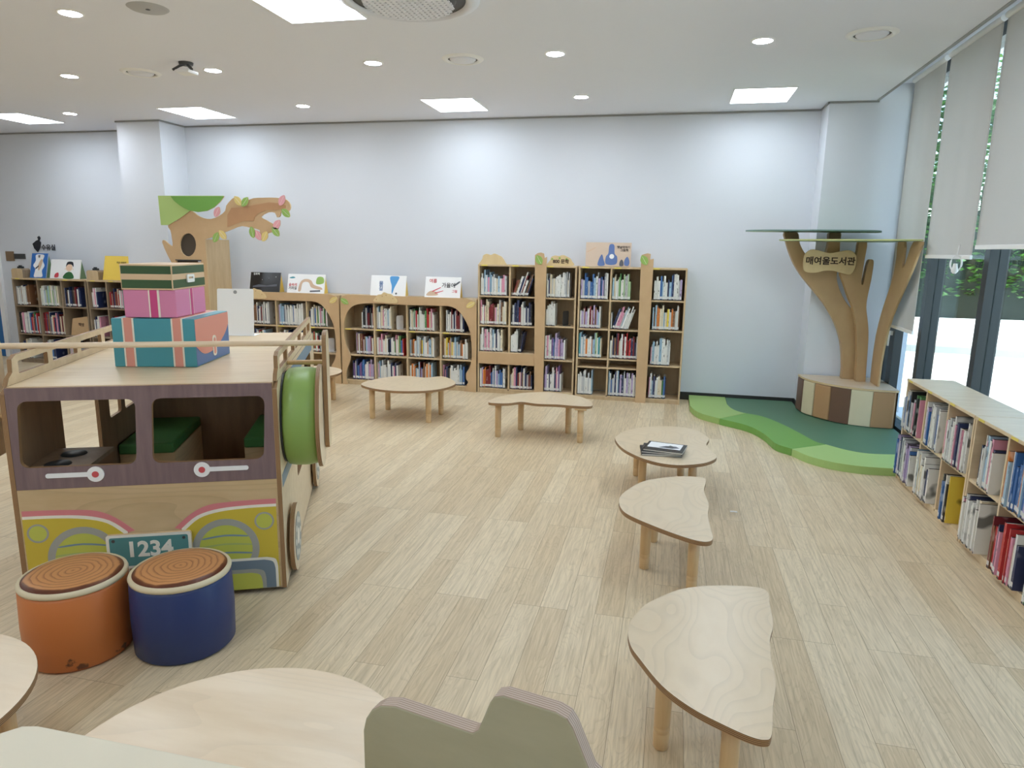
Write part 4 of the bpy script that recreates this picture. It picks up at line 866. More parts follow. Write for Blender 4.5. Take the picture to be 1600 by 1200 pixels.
display(-4.22, 7.46, ZL, 0.48, 0.225, coverw, (M['standy'], 'yellow wedge stand under the white book with the train drawing'), 'white picture book with a brown arch drawing and green bush',
    [('s', tan_, [(.3, .12), (.34, .55), (.45, .74), (.62, .7), (.72, .45), (.92, .32), (.93, .2), (.66, .3), (.58, .55), (.48, .6), (.4, .5), (.37, .12)]), ('s', M['leafg'], [(.78, .5), (.8, .85), (.95, .85), (.97, .55)]), ('s', M['teal'], [(.04, .8), (.14, .86), (.2, .8), (.1, .76)]), ('p', artgrey, [(.62, .06), (.9, .1), (.9, .18), (.62, .14)])], [('숲속의', .15, .42, .04, artred), ('기차길', .15, .24, .04, I_)])
display(-3.18, 7.46, ZL, 0.43, 0.235, coverw, (M['standy'], 'yellow wedge stand under the book with the blue splash'), 'white picture book with a tall blue splash on the cover',
    [('s', sky, [(.55, .95), (.7, .97), (.8, .93), (.76, .7), (.68, .4), (.64, .15), (.61, .15), (.6, .5), (.55, .75)]), ('c', artgrey, (.74, .12, .05))], [('물', .3, .58, .06, M['boxblue']), ('길', .3, .34, .06, M['boxblue'])])
display(-2.52, 7.46, ZL, 0.42, 0.235, coverw, (M['standy'], 'yellow wedge stand under the book with the red insect drawing'), 'white picture book with a small red sketch and ink title',
    [('s', tan_, [(.05, .08), (.15, .3), (.32, .26), (.36, .1)]), ('p', artred, [(.2, .3), (.44, .5), (.45, .47), (.22, .26)]), ('p', artred, [(.28, .22), (.52, .34), (.52, .31), (.3, .18)]), ('s', artgrey, [(.8, .6), (.95, .8), (.97, .74), (.85, .58)])], [('여름', .22, .78, .05, artred), ('가을에', .66, .58, .06, I_), ('그림', .84, .3, .035, artred)])
display(-0.672, 7.43, 1.424, 0.475, 0.25, covertan, (M['shelf'], 'wooden stand under the tan picture book'), 'tan picture book with four blue figures atop the tall bookcase',
    [('s', artmuted, [(.46, .1), (.45, .4), (.5, .55), (.52, .9), (.62, .9), (.64, .55), (.7, .4), (.68, .1)]), ('s', artmuted, [(.28, .04), (.3, .3), (.36, .5), (.4, .3), (.43, .05)]), ('s', artgrey, [(.76, .04), (.76, .2), (.8, .3), (.84, .2), (.84, .04)]), ('s', artmuted, [(.87, .06), (.86, .25), (.92, .42), (.97, .25), (.96, .06)]), ('c', coverw, (.58, .42, .1)), ('p', tan_, [(.0, .6), (.2, .8), (.24, .78), (.04, .56)])], [('옛날이야기', .83, .8, .03, I_), ('그림책', .85, .68, .03, I_)], tilt=0.12)
ZF = 1.121
display(-8.12, 7.53, ZF, 0.255, 0.325, coverb, (M['standg'], 'green wedge stand under the blue display book'), 'blue picture book with a white scalloped panel on the far left case',
    [('s', coverw, [(.25, .05), (.3, .35), (.15, .5), (.28, .7), (.25, .92), (.5, .96), (.78, .92), (.72, .7), (.85, .5), (.72, .3), (.78, .06), (.5, .03)]), ('s', tan_, [(.5, .3), (.45, .5), (.6, .75), (.72, .7), (.62, .4)]), ('p', I_, [(.3, .4), (.5, .52), (.5, .46), (.32, .34)])], [('빵', .48, .86, .04, I_)])
display(-7.7, 7.53, ZF, 0.46, 0.25, coverw, (M['standg'], 'green wedge stand under the white book with the girl'), 'white picture book with a girl in a green jumper on the cover',
    [('s', artgreen, [(.46, .02), (.5, .25), (.62, .36), (.74, .3), (.8, .02)]), ('c', skin, (.63, .58, .2)), ('s', I_, [(.52, .62), (.55, .85), (.65, .9), (.75, .85), (.77, .62), (.7, .74), (.58, .74)]), ('c', skin, (.5, .5, .03)), ('c', skin, (.77, .5, .03)), ('s', artred, [(.16, .06), (.18, .24), (.28, .3), (.3, .12), (.26, .05)])])
display(-6.86, 7.53, ZF, 0.50, 0.31, covery, (M['standy'], 'yellow wedge stand under the yellow book'), 'large yellow picture book behind the green suitcase',
    [('c', tan_, (.56, .3, .04)), ('p', M['dgrey'], [(.45, .56), (.75, .56), (.75, .55), (.45, .55)])], [('작은 이야기', .52, .72, .03, M['ink'])])
for x, lab in ((-8.39, 'wooden block box with a black clip, left of the blue display book'), (-7.215, 'wooden block box with a black clip, left of the yellow book')):
    t = thing('wooden_file_block', lab, 'box', (x, 7.55, ZF+0.0))
    MB().plate([(-0.09, 0), (0.09, 0), (0.09, 0.1), (0.07, 0.12), (-0.07, 0.12), (-0.09, 0.1)], 0.12, M['shelf'], M['oldshelf'], O=(0, 0.05, 0), a=(1,0,0), b=(0,0,1), n=(0,-1,0)).build('block', t, bevel=0.003)
    MB().box((-0.03, -0.03, 0.12), (0.04, 0.01, 0.145), M['black']).box((-0.02, -0.02, 0.145), (0.02, 0.0, 0.16), M['black']).build('clip', t, bevel=0.003)
t = thing('storage_file', 'brown cardboard file box in the old bookcase under the Korean sign', 'box', (-7.52, 7.49, 0.391))
MB().plate([(-0.14, 0), (0.17, 0), (0.17, 0.26), (-0.09, 0.22)], 0.2, M['mdf'], M['mdf'], O=(0, 0.21, 0), a=(1,0,0), b=(0,0,1), n=(0,-1,0)).build('box_body', t, bevel=0.002)
writing('lettering', '책방', 0.05, M['ink'], t, (0.04, 0.008, 0.14), fat=0.001)

# ------------------------------------------------------------------ hollow-tree cutout against the left pier
t = thing('hollow_tree_cutout', 'tree-shaped cutout tower with owl hole, branch and leaves beside the white pier', 'tree cutout', (-5.6, 7.2, 0)); T = t.location
s2 = lambda L: [(p[0]-T.x, p[1]) for p in L]
YT = 7.0-T.y
tree = s2(S['owl_tree'])
zb_ = min(p[1] for p in tree)
# board: measured crown and branch on top, straight trunk to the floor
left = min(tree[0][0], tree[-1][0]); xL = tree[0][0]; xRr = S['owl_right'][0][0]-T.x
outline = [(xRr, 0.0)]+[(xL+0.02, 0.0), (xL+0.02, 0.8)]+smooth(tree, 2, closed=False)+[(xRr, tree[-1][1])]
MB().plate(outline, 0.02, M['mdf'], M['edgepale'], holes=[s2(S['owl_hole']), s2(S['owl_slot'])], O=(0, YT, 0), **fp).build('tree_board', t)
zt = S['owl_right'][0][1]
sl_ = S['owl_slot'][0]
MB().box((xRr-0.018, YT+0.001, 0), (xRr, YT+0.42, zt), M['shelf']).box((xL+0.03, YT+0.001, 0), (xL+0.048, YT+0.2, 1.5), M['shelf']).build('side_panel', t)
MB().plate(circ(sum(p[0] for p in S['owl_hole'])/20-T.x, sum(p[1] for p in S['owl_hole'])/20, 0.12, 32, 0.17), 0.006, M['hole'], O=(0, YT+0.012, 0), **fp).box((sl_[0]-T.x-0.02, YT+0.004, sl_[1]-0.06), (sl_[0]-T.x+0.26, YT+0.012, sl_[1]+0.02), M['hole']).build('hollow_shade', t)  # dark sheets right behind hole and slot stand in for the shade inside
sl = S['owl_slot']; MB().box((sl[0][0]-T.x-0.01, YT-0.02-0.006, sl[0][1]-0.004), (sl[1][0]-T.x+0.01, YT-0.02, sl[0][1]+0.008), M['dgrey']).build('letter_slot_lip', t)
MB().plate(s2(S['owl_inner']), 0.004, M['mdfdark'], O=(0, YT-0.0205, 0), **fp).build('branch_inlay', t)
MB().plate(s2(S['owl_light']), 0.012, M['leafl'], M['edgepale'], O=(0, YT-0.0255, 0), **fp).build('light_crown', t)
MB().plate(s2(S['owl_dark']), 0.012, M['leafd'], M['edgepale'], O=(0, YT-0.0385, 0), **fp).build('dark_crown', t)
for (x, z, kk, an) in S['owl_leaves']:
    leaf(t, 'leaf', x-T.x, YT-0.026, z, an, [M['leafp'], M['leafy'], M['leafg']][int(kk)], 0.125, 0.075)

# ------------------------------------------------------------------ corner: mat, bench, tree
def prism(poly, z0, z1, m, e=None): return MB().plate(poly, z1-z0, m, e or m, O=(0, 0, z0))
MO = [(p[0], min(p[1], 7.62)) for p in S['mat_out']]; MI = [(p[0], min(p[1], 7.62)) for p in S['mat_in']]
mo = [(0.25, 7.62)]+smooth(MO[1:], 4, closed=False)+[(1.8, 5.35), (1.99, 5.35)]
mi_ = [(0.63, 7.62)]+smooth(MI[1:], 4, closed=False)+[(1.8, 5.745), (1.99, 5.745)]
def nearest(L, q): return min(range(len(L)), key=lambda i: math.dist(L[i], q))
so = [nearest(mo, (0.516, 6.587)), nearest(mo, (1.016, 5.702))]; si = [nearest(mi_, (0.766, 6.851)), nearest(mi_, (1.312, 5.924))]
segs = [(mo[:so[0]+1], mi_[:si[0]+1], 'matlight', 'light green floor mat piece against the back wall'), (mo[so[0]:so[1]+1], mi_[si[0]:si[1]+1], 'matmid', 'bright green wavy floor mat piece in the middle of the border'), (mo[so[1]:], mi_[si[1]:], 'matpale', 'pale green floor mat piece ending at the window shelf')]
def shrink(L, g=0.003):
    cx = sum(p[0] for p in L)/len(L); cy = sum(p[1] for p in L)/len(L)
    return [(p[0]+(cx-p[0])*g/max(math.dist(p, (cx, cy)), .01), p[1]+(cy-p[1])*g/max(math.dist(p, (cx, cy)), .01)) for p in L]
for o_, i_, mk, lab in segs:
    P_ = shrink(o_+i_[::-1]); cx, cy = P_[0]
    ob = MB().plate([(p[0]-cx, p[1]-cy) for p in P_], 0.06, M[mk]).build('floor_mat', loc=(cx, cy, 0), bevel=0.008, seg=3)
    tag(ob, lab, 'floor mat', 'padded floor mat pieces')
P_ = shrink(mi_+[(2.03, 5.75), (2.03, 7.27), (1.31, 7.27), (1.31, 7.62)])
P_ = [(p[0], p[1]) for p in P_]
P_ = [q for q in P_ if True]
ob = MB().plate([(p[0]-1, p[1]-6.5) for p in P_], 0.055, M['matdark']).build('floor_mat', loc=(1, 6.5, 0), bevel=0.006)
tag(ob, 'large dark green floor mat filling the corner under the striped bench', 'floor mat', 'padded floor mat pieces')

# bench: quarter-round, seven padded fronts
BZ0 = 0.057
t = thing('corner_bench', 'quarter-round corner bench with striped brown and cream pads', 'bench', (1.7, 7.0, BZ0)); T = t.location
arc = smooth([(1.285, 7.27), (1.315, 7.06), (1.40, 6.90), (1.50, 6.79), (1.645, 6.69), (1.82, 6.635), (2.0, 6.63)], 6, closed=False)
full = [(p[0]-T.x, p[1]-T.y) for p in arc]+[(2.03-T.x, 6.64-T.y), (2.03-T.x, 7.28-T.y), (1.29-T.x, 7.28-T.y)]
inner = [(p[0]+0.035, p[1]+0.04) if i < len(arc) else p for i, p in enumerate(full)]
inner = [(min(p[0], 2.025-T.x), min(p[1], 7.275-T.y)) for p in inner]
MB().plate(inner, 0.33, M['shelf'], O=(0, 0, 0.0)).build('base', t)
MB().plate([(min(p[0], 2.03-T.x), p[1]) for p in full], 0.018, M['maple'], M['edgepale'], O=(0, 0, 0.332)).build('seat_top', t, bevel=0.002)
n = len(arc)-1; cum = [0]
for i in range(n): cum.append(cum[-1]+math.dist(arc[i], arc[i+1]))
def at(s_):
    for i in range(n):
        if cum[i+1] >= s_-1e-9:
            k_ = (s_-cum[i])/(cum[i+1]-cum[i]); return (arc[i][0]+(arc[i+1][0]-arc[i][0])*k_, arc[i][1]+(arc[i+1][1]-arc[i][1])*k_)
    return arc[-1]
for i, mk in enumerate(['padbrown', 'padcream', 'padtan', 'padbrown', 'padcream', 'padtan', 'padtan']):
    if i == 6: continue
    s0, s1 = cum[-1]*i/6+0.002, cum[-1]*(i+1)/6-0.002
    o_ = [at(s0+(s1-s0)*j/6) for j in range(7)]; i_ = [(p[0]+0.03, p[1]+0.034) for p in o_]
    MB().plate([(p[0]-T.x, p[1]-T.y) for p in o_+i_[::-1]], 0.325, M[mk], O=(0, 0, 0.004)).build('front_pad', t, bevel=0.012, seg=3, label={'padbrown': 'dark brown pad', 'padcream': 'cream pad', 'padtan': 'tan pad'}[mk])
# tree of thick boards
BT = BZ0+0.351
t = thing('corner_tree', 'plywood tree in the corner with flat canopies and a Korean name board', 'tree decoration', (1.75, 7.08, BT)); T = t.location
def trunk(name, pts, y, th, zmax):
    L = []
    for p in pts: L.append((p[0]-T.x, (max(p[1], BT+0.0) if p[1] < 0.55 else p[1])-T.z))
    lo = [(p[0], 0.0 if p[1] < 0.02 else p[1]) for p in L]
    lo = smooth(lo, 3, closed=False)
    lo = [(p[0], min(max(p[1], 0.0), zmax-T.z)) for p in lo]
    return MB().plate(lo, th, M['trunk'], M['trunk'], O=(0, y-T.y, 0), a=(1,0,0), b=(0,0,1), n=(0,1,0)).build(name, t, bevel=0.004)
trunk('trunk', S['trunk_a'], 7.12, 0.09, 1.79); trunk('trunk', S['trunk_b'], 7.02, 0.085, 1.705); L3 = smooth([(p[0]-T.y, 0.0 if p[1] < 0.5 else p[1]-T.z) for p in S['trunk_c']], 2, closed=False)
L3 = [(p[0], min(max(p[1], 0.0), 1.705-T.z)) for p in L3]
MB().plate(L3, 0.02, M['trunk'], M['trunk'], O=(1.887-T.x, 0, 0), a=(0,1,0), b=(0,0,1), n=(1,0,0)).build('trunk', t, bevel=0.004)
for pts_, ze, em in (([(0.66, 7.1), (0.72, 6.92), (0.85, 6.8), (1.05, 6.78), (1.25, 6.7), (1.5, 6.68), (1.7, 6.73), (1.8, 6.9), (1.84, 7.1), (1.78, 7.26), (1.2, 7.27), (0.75, 7.26)], 1.7925, 'canopyedgeb'),
        ([(0.95, 6.95), (1.0, 6.72), (1.15, 6.58), (1.35, 6.42), (1.55, 6.32), (1.7, 6.2), (1.85, 6.13), (1.92, 6.16), (1.935, 6.5), (1.935, 7.1), (1.8, 7.24), (1.3, 7.25), (1.05, 7.15)], 1.7065, 'canopyedge')):
    MB().plate(smooth([(p[0]-T.x, p[1]-T.y) for p in pts_], 4), 0.012, M['canopy'], M[em], O=(0, 0, ze-T.z)).build('canopy_leaf', t)
sg = MB().plate(smooth([(p[0]-T.x, p[1]-T.z) for p in S['sign']], 3), 0.02, M['pale'], M['edgepale'], O=(0, 7.018-T.y, 0), **fp).build('name_board', t, bevel=0.002)
writing('lettering', '매여울도서관', 0.078, M['ink'], sg, (1.42-T.x, 6.997-T.y, 1.525-T.z), fat=0.0022)

# ------------------------------------------------------------------ low tables
ZT = 0.32
def table(key, label, legs, rot=0.0):
    P = S['table_'+key]; cx = sum(p[0] for p in P)/len(P); cy = sum(p[1] for p in P)/len(P)
    t = thing('low_table', label, 'table', (cx, cy, 0), 0, 'low birch play tables')
    L = smooth([(p[0]-cx, p[1]-cy) for p in P], 5)
    MB().plate(L, 0.022, M['birchtop'], M['edge'], O=(0, 0, ZT-0.022)).build('tabletop', t, bevel=0.003)
    for (x, y) in legs:
        x -= cx; y -= cy
        MB().lathe([(0, 0), (0.023, 0), (0.0255, 0.004), (0.0265, 0.055), (0.0245, 0.058), (0.0245, 0.061), (0.0265, 0.064), (0.0265, 0.078), (0.0245, 0.081), (0.0265, 0.084), (0.027, ZT-0.036), (0, ZT-0.036)], M['leg'], 20, c=(x, y, 0)).build('leg', t)
        MB().box((x-0.05, y-0.035, ZT-0.036), (x+0.05, y+0.035, ZT-0.0221), M['leg']).build('mounting_block', t, bevel=0.003)
table('A', 'oval low table with a notched rim in front of the low bookcase', [(-2.69, 5.90), (-2.69, 6.27), (-2.13, 5.90), (-2.12, 6.23)])
table('B', 'half-round low table in front of the tall bookcases', [(-1.39, 5.60), (-1.25, 5.88), (-0.82, 5.88), (-0.68, 5.61)])
table('C', 'low table holding the small stack of books', [(-0.12, 4.50), (-0.17, 4.86), (0.14, 4.94), (0.2, 4.42)])
table('D', 'petal-shaped low table between the book-stack table and the nearest petal table', [(-0.055, 3.37), (0.175, 3.18), (-0.02, 3.72), (0.19, 3.82)])
table('E', 'nearest petal-shaped low table at the bottom right', [(0.052, 2.06), (0.24, 1.84), (0.09, 2.42), (0.33, 2.50)])
def rtable(x, y, r, label, legs=True, ry=None):
    t = thing('low_table', label, 'table', (x, y, 0), 0, 'low birch play tables')
    MB().plate(circ(0, 0, r, 72, ry), 0.022, M['maple'], M['edge'], O=(0, 0, ZT-0.022)).build('tabletop', t, bevel=0.003)
    for a in (40, 140, 220, 320):
        lx, ly = (r-0.09)*math.cos(math.radians(a)), (r-0.09)*math.sin(math.radians(a))
        MB().lathe([(0, 0), (0.023, 0), (0.0255, 0.004), (0.0265, 0.055), (0.0245, 0.058), (0.0265, 0.064), (0.0265, 0.078), (0.0245, 0.081), (0.0265, 0.084), (0.027, ZT-0.036), (0, ZT-0.036)], M['leg'], 20, c=(lx, ly, 0)).build('leg', t)
        MB().box((lx-0.05, ly-0.035, ZT-0.036), (lx+0.05, ly+0.035, ZT-0.0221), M['leg']).build('mounting_block', t, bevel=0.003)
rtable(-0.99, 1.275, 0.456, 'large round low table at the bottom, nearest the camera')
rtable(-2.11, 1.255, 0.40, 'round low table cut by the left edge in front of the stools')
# table whose right end shows behind the toy bus
rtable(-3.62, 6.35, 0.36, 'low table mostly hidden behind the toy bus wheel cushion')

# stack of books on table C
def flatbook(x, y, z, w, d, h, rz, m, label, shapes=()):
    t = MB().box((-w/2, -d/2, 0), (w/2, d/2, 0.0015), m).box((-w/2+0.003, -d/2+0.003, 0.0015), (w/2-0.002, d/2-0.003, h-0.0015), M['paper']).box((-w/2, -d/2, h-0.0015), (w/2, d/2, h), m).box((-w/2, -d/2, 0), (-w/2+0.002, d/2, h), m).build('picture_book', loc=(x, y, z), rot=(0, 0, rz))
    tag(t, label, 'book', 'picture books stacked on the low table')
    if shapes:
        b = MB()
        for i, (m2, p) in enumerate(shapes): b.plate([(q[0]*w-w/2, q[1]*d-d/2) for q in p], 0.0004, m2, O=(0, 0, h+0.0002+0.0004*i))
        b.build('cover_picture', t)
z = ZT+0.001
flatbook(-0.01, 4.41, z, 0.25, 0.2, 0.012, 0.1, BM['navy'], 'navy picture book lying at the bottom of the table stack'); z += 0.0125
flatbook(0.0, 4.41, z, 0.25, 0.2, 0.011, -0.05, BM['red'], 'red picture book in the middle of the table stack'); z += 0.0115
flatbook(0.02, 4.41, z, 0.25, 0.2, 0.012, -0.18, nightc, 'black picture book with a pale cover picture, topmost of the table stack', [(coverw, [(.06, .3), (.9, .3), (.9, .94), (.06, .94)]), (artgrey, [(.35, .36), (.5, .6), (.75, .66), (.86, .5), (.7, .36)]), (M['dgrey'], [(.5, .4), (.6, .7), (.72, .6), (.7, .4)])])

# paper scrap on the floor
b = MB().plate([(-0.02, -0.008), (0.0, -0.004), (0.02, -0.01), (0.022, 0.004), (0.0, 0.01), (-0.022, 0.006)], 0.004, M['white'])
tag(b.build('paper_scrap', loc=(0.46, 4.30, 0.0005)), 'tiny white paper scrap on the floor', 'paper')

# ------------------------------------------------------------------ stools
def stool(x, y, rz, m, label):
    t = thing('round_stool', label, 'stool', (x, y, 0), rz, 'log-topped stools')
    r, h = 0.188, 0.305
    MB().lathe([(0, 0.004), (r-0.012, 0.0), (r, 0.012), (r+0.004, h*0.5), (r, h-0.015), (r-0.008, h), (0, h)], m, 56).build('body', t)
    MB().lathe([(r-0.02, h-0.006), (r-0.001, h-0.002), (r+0.002, h+0.008), (r-0.001, h+0.016), (r-0.007, h+0.021), (r-0.014, h+0.018)], M['padcream'], 56).build('rim_piping', t)
    MB().lathe([(0, h+0.029), (0.12, h+0.028), (r-0.025, h+0.026), (r-0.008, h+0.014)], M['log'], 56).build('seat_pad', t, label='log-slice printed seat')
stool(-2.225, 2.07, 0.4, M['orange'], 'orange round stool with a log-slice top, stained near its base')
stool(-1.855, 2.215, 1.3, M['blue'], 'dark blue round stool with a log-slice top')

# ------------------------------------------------------------------ toy bus (local x to the right, y backwards)
t = thing('toy_bus', 'wooden play bus with mustard headlights and number plate 1234', 'toy bus', (-1.705, 2.69, 0), math.radians(24)); bus = t
BW, BL = 1.06, 1.85
fr = dict(a=(-1,0,0), b=(0,0,1), n=(0,-1,0))
def fplate(pts, th, m, off, e=None, holes=()): return MB().plate(pts, th, m, e, holes=holes, O=(0, off, 0), **fr)
fplate([(0.0, 0.02), (BW, 0.02), (BW, 0.552), (0.0, 0.552)], 0.02, M['buswood'], 0.02, M['edge']).build('front_panel', t)
win = lambda u0, u1, s0, s1: rrect(u0, 0.65, u1, 0.94, 0.035)
skew = lambda L, k_: [(p[0]+k_*(p[1]-0.65), p[1]) for p in L]
WR = skew(rrect(0.05, 0.65, 0.515, 0.94, 0.035), -0.06); WL = skew(rrect(0.58, 0.65, 1.035, 0.94, 0.035), -0.06)
ws = fplate([(0.0, 0.553), (BW, 0.553), (BW, 0.997), (0.0, 0.997)], 0.02, M['purple'], 0.02, M['edge'], holes=[WR, WL]).build('windscreen_frame', t)
def mirrored(pts): return [(BW-p[0], p[1]) for p in pts][::-1]
yt = smooth([(0.008, 0.421), (0.13, 0.42), (0.25, 0.41), (0.34, 0.384), (0.405, 0.33)], 4, closed=False)
pk = smooth([(0.008, 0.458), (0.11, 0.457), (0.212, 0.453), (0.301, 0.443), (0.373, 0.408), (0.448, 0.343)], 4, closed=False)
wt = smooth([(0.008, 0.434), (0.13, 0.433), (0.255, 0.424), (0.35, 0.396), (0.418, 0.34)], 4, closed=False)
for mir in (0, 1):
    f = mirrored if mir else (lambda L: L)
    fplate(f(pk+[(0.40, 0.33), (0.008, 0.33)]), 0.0015, M['pink'], -0.0001).build('fender_stripe', t)
    fplate(f(wt+[(0.41, 0.05), (0.008, 0.05)]), 0.0012, M['offwhite'], -0.0018).build('fender_outline', t)
    ye = fplate(f(yt+[(0.40, 0.03), (0.008, 0.03)]), 0.0012, M['yellow'], -0.0032).build('headlight_panel', t)
    hl = fplate(f(circ(0.235, 0.23, 0.145, 48)), 0.002, M['ring'], -0.0046, holes=[f(circ(0.235, 0.23, 0.115, 48))]).build('headlight_ring', t)
    b = fplate(f(circ(0.235, 0.23, 0.1148, 48)), 0.001, M['lime'], -0.0046)
    for i in range(4):
        zz = 0.165+i*0.042; hw = math.sqrt(max(0.11**2-(zz-0.23)**2, 0))
        b.plate(f(smooth([(0.235-hw, zz), (0.235, zz+0.008), (0.235+hw, zz-0.004), (0.235+hw, zz-0.011), (0.235, zz+0.0), (0.235-hw, zz-0.007)], 3)), 0.0006, M['bluegrey'] if i % 2 else flat('pale_lime', srgb(168, 182, 110), .5), O=(0, -0.0058, 0), **fr)
    b.build('headlight_lens', t)
    fplate(f(circ(0.063, 0.355, 0.043, 32)), 0.0015, M['ring'], -0.0046, holes=[f(circ(0.063, 0.355, 0.035, 32))]).build('indicator_ring', t)
    fplate(f(circ(0.063, 0.355, 0.0349, 32)), 0.001, M['lime'], -0.0046).build('indicator_lens', t)
    def bump(g, top): return [(0.012+g, 0.026)]+[(0.012+g, top-0.05)]+smooth([(0.012+g, top-0.05), (0.022+g, top-0.012), (0.06+g, top)], 4, False)[1:]+[(0.34, top), (0.34, 0.026)]
    b = fplate(f(bump(0, 0.178)), 0.001, M['offwhite'], -0.0072); b.plate(f(bump(0.012, 0.166)), 0.001, M['slate'], O=(0, -0.0084, 0), **fr); b.plate(f(bump(0.055, 0.124)), 0.001, M['ring'], O=(0, -0.0096, 0), **fr); b.plate(f(bump(0.072, 0.106)), 0.001, M['lime'], O=(0, -0.0108, 0), **fr)
    b.build('bumper', t)
    wc = (0.314, 0.612)
    b = fplate(f(rrect(0.118, 0.602, 0.314, 0.622, 0.009)), 0.004, M['white'], -0.0001); b.plate(f(circ(0.314, 0.612, 0.034, 28)), 0.006, M['white'], O=(0, -0.0002, 0), **fr)
    wp = b.build('wiper', t)
    fplate(f(circ(0.314, 0.612, 0.014, 20)), 0.0015, M['reddot'], -0.0064).build('wiper_pivot', wp)
np_ = fplate(rrect(0.375, 0.175, 0.725, 0.335, 0.012), 0.016, M['offwhite'], -0.011, M['edgepale']).build('number_plate', t)
b = fplate(rrect(0.388, 0.188, 0.712, 0.322, 0.008), 0.001, M['platecol'], -0.0272)
for u_ in (0.405, 0.695): b.plate(circ(u_, 0.308, 0.007, 14), 0.002, M['dgrey'], O=(0, -0.0283, 0), **fr)
b.build('plate_face', np_)
writing('digits', '1234', 0.098, M['offwhite'], np_, (-0.55, -0.0288, 0.262), fat=0.003)
# sides with openings (seen from inside through the windscreen), arched wheel wells kept solid
sd = dict(a=(0,1,0), b=(0,0,1), n=(1,0,0))
door = [(0.5, 0.06), (0.955, 0.06), (0.955, 0.93), (0.5, 0.93)]
win2 = [rrect(1.1, 0.6, 1.29, 0.9, 0.02), rrect(1.35, 0.6, 1.62, 0.9, 0.02)]
prof = [(0.0, 0.015), (BL, 0.015), (BL, 0.985), (1.8, 1.0), (0.06, 1.0), (0.0, 0.97)]
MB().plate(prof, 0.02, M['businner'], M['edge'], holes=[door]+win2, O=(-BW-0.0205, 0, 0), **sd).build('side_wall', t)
MB().plate(prof, 0.02, M['birch'], M['edge'], holes=[rrect(0.62, 0.35, 1.0, 0.9, 0.03), rrect(1.2, 0.6, 1.6, 0.9, 0.03)], O=(0.0005, 0, 0), **sd).build('side_wall', t)
MB().box((-BW, 0.021, 0.975), (0.0, BL, 0.9995), M['birch']).build('roof', t, bevel=0.002)
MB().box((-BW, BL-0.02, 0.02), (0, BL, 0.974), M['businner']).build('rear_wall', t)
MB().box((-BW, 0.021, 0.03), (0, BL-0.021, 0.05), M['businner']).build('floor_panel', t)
# blue-grey stripe along the right side and wheel discs
MB().box((0.0206, 0.45, 0.90), (0.022, 1.7, 0.975), M['bluegrey']).box((0.0206, 0.03, 0.50), (0.022, 0.52, 0.56), M['bluegrey']).build('side_stripe', t)
for yy in (0.22, 1.45):
    wd = MB().plate(circ(yy, 0.178, 0.165, 44), 0.02, M['birch'], M['edge'], O=(0.035, 0, 0), **sd); wd.plate(circ(yy, 0.178, 0.12, 40), 0.002, M['ring'], O=(0.0555, 0, 0), **sd)
    for k_ in range(8): wd.plate(circ(yy+0.085*math.cos(k_*PI/4), 0.178+0.085*math.sin(k_*PI/4), 0.016, 14), 0.001, M['offwhite'], O=(0.0577, 0, 0), **sd)
    wd.plate(circ(yy, 0.178, 0.04, 24), 0.001, M['offwhite'], O=(0.0577, 0, 0), **sd)
    wd.tube([(0.0206, yy, 0.178), (0.035, yy, 0.178)], 0.04, M['leg'], 16); wd.build('wheel', t)
# side-mounted green roll with a ply disc
rl = MB().lathe([(0.0, 0.0), (0.215, 0.0), (0.232, 0.012), (0.238, 0.05), (0.238, 0.105), (0.232, 0.138), (0.218, 0.148), (0, 0.148)], M['greenpad'], 56, c=(0.03, 0.25, 0.785), ax=(1,0,0), x=(0,1,0)).build('wheel_cushion', t, label='green padded wheel cushion')
MB().plate(circ(0.25, 0.785, 0.22, 40), 0.008, M['black'], O=(0.0215, 0, 0), **sd).build('cushion_gap_shade', t)  # black disc stands in for the shadow gap between roll and side wall
MB().plate(circ(0.25, 0.785, 0.25, 48), 0.018, M['maple'], M['edge'], O=(0.1785, 0, 0), **sd).build('cushion_disc', t)
MB().plate(rrect(0.27, 0.60, 0.47, 1.185, 0.06), 0.02, M['birch'], M['edge'], O=(0.2, 0, 0), **sd).tube([(0.02, 0.42, 1.02), (0.205, 0.42, 1.02)], 0.012, M['leg'], 10).build('bar_post', t)
# bar across the roof front
MB().tube([(-BW-0.2, 0.33, 1.13), (0.205, 0.33, 1.13)], 0.014, M['maple'], 16).build('roof_bar', t)
MB().plate(rrect(0.26, 0.62, 0.44, 1.17, 0.05), 0.02, M['birch'], M['edge'], O=(-BW-0.22, 0, 0), **sd).tube([(-BW-0.02, 0.35, 0.8), (-BW-0.2, 0.35, 0.8)], 0.016, M['leg'], 10).build('bar_post', t)
# ladder-like roof rails
def rail(x):
    hs = [rrect(a_, 1.035, b__, 1.09, 0.008) for a_, b__ in ((0.14, 0.42), (0.47, 0.75), (0.80, 1.08), (1.13, 1.41), (1.46, 1.66))]
    o_ = [(0.03, 1.0), (1.76, 1.0), (1.76, 1.09)]+[(1.73, 1.12)]+[(0.13, 1.12), (0.09, 1.105), (0.085, 1.05), (0.05, 1.03)]
    return MB().plate(o_, 0.018, M['birch'], M['edge'], holes=hs, O=(x, 0, 0.0), **sd).build('roof_rail', t)
rail(-BW-0.018); rail(0.0005)
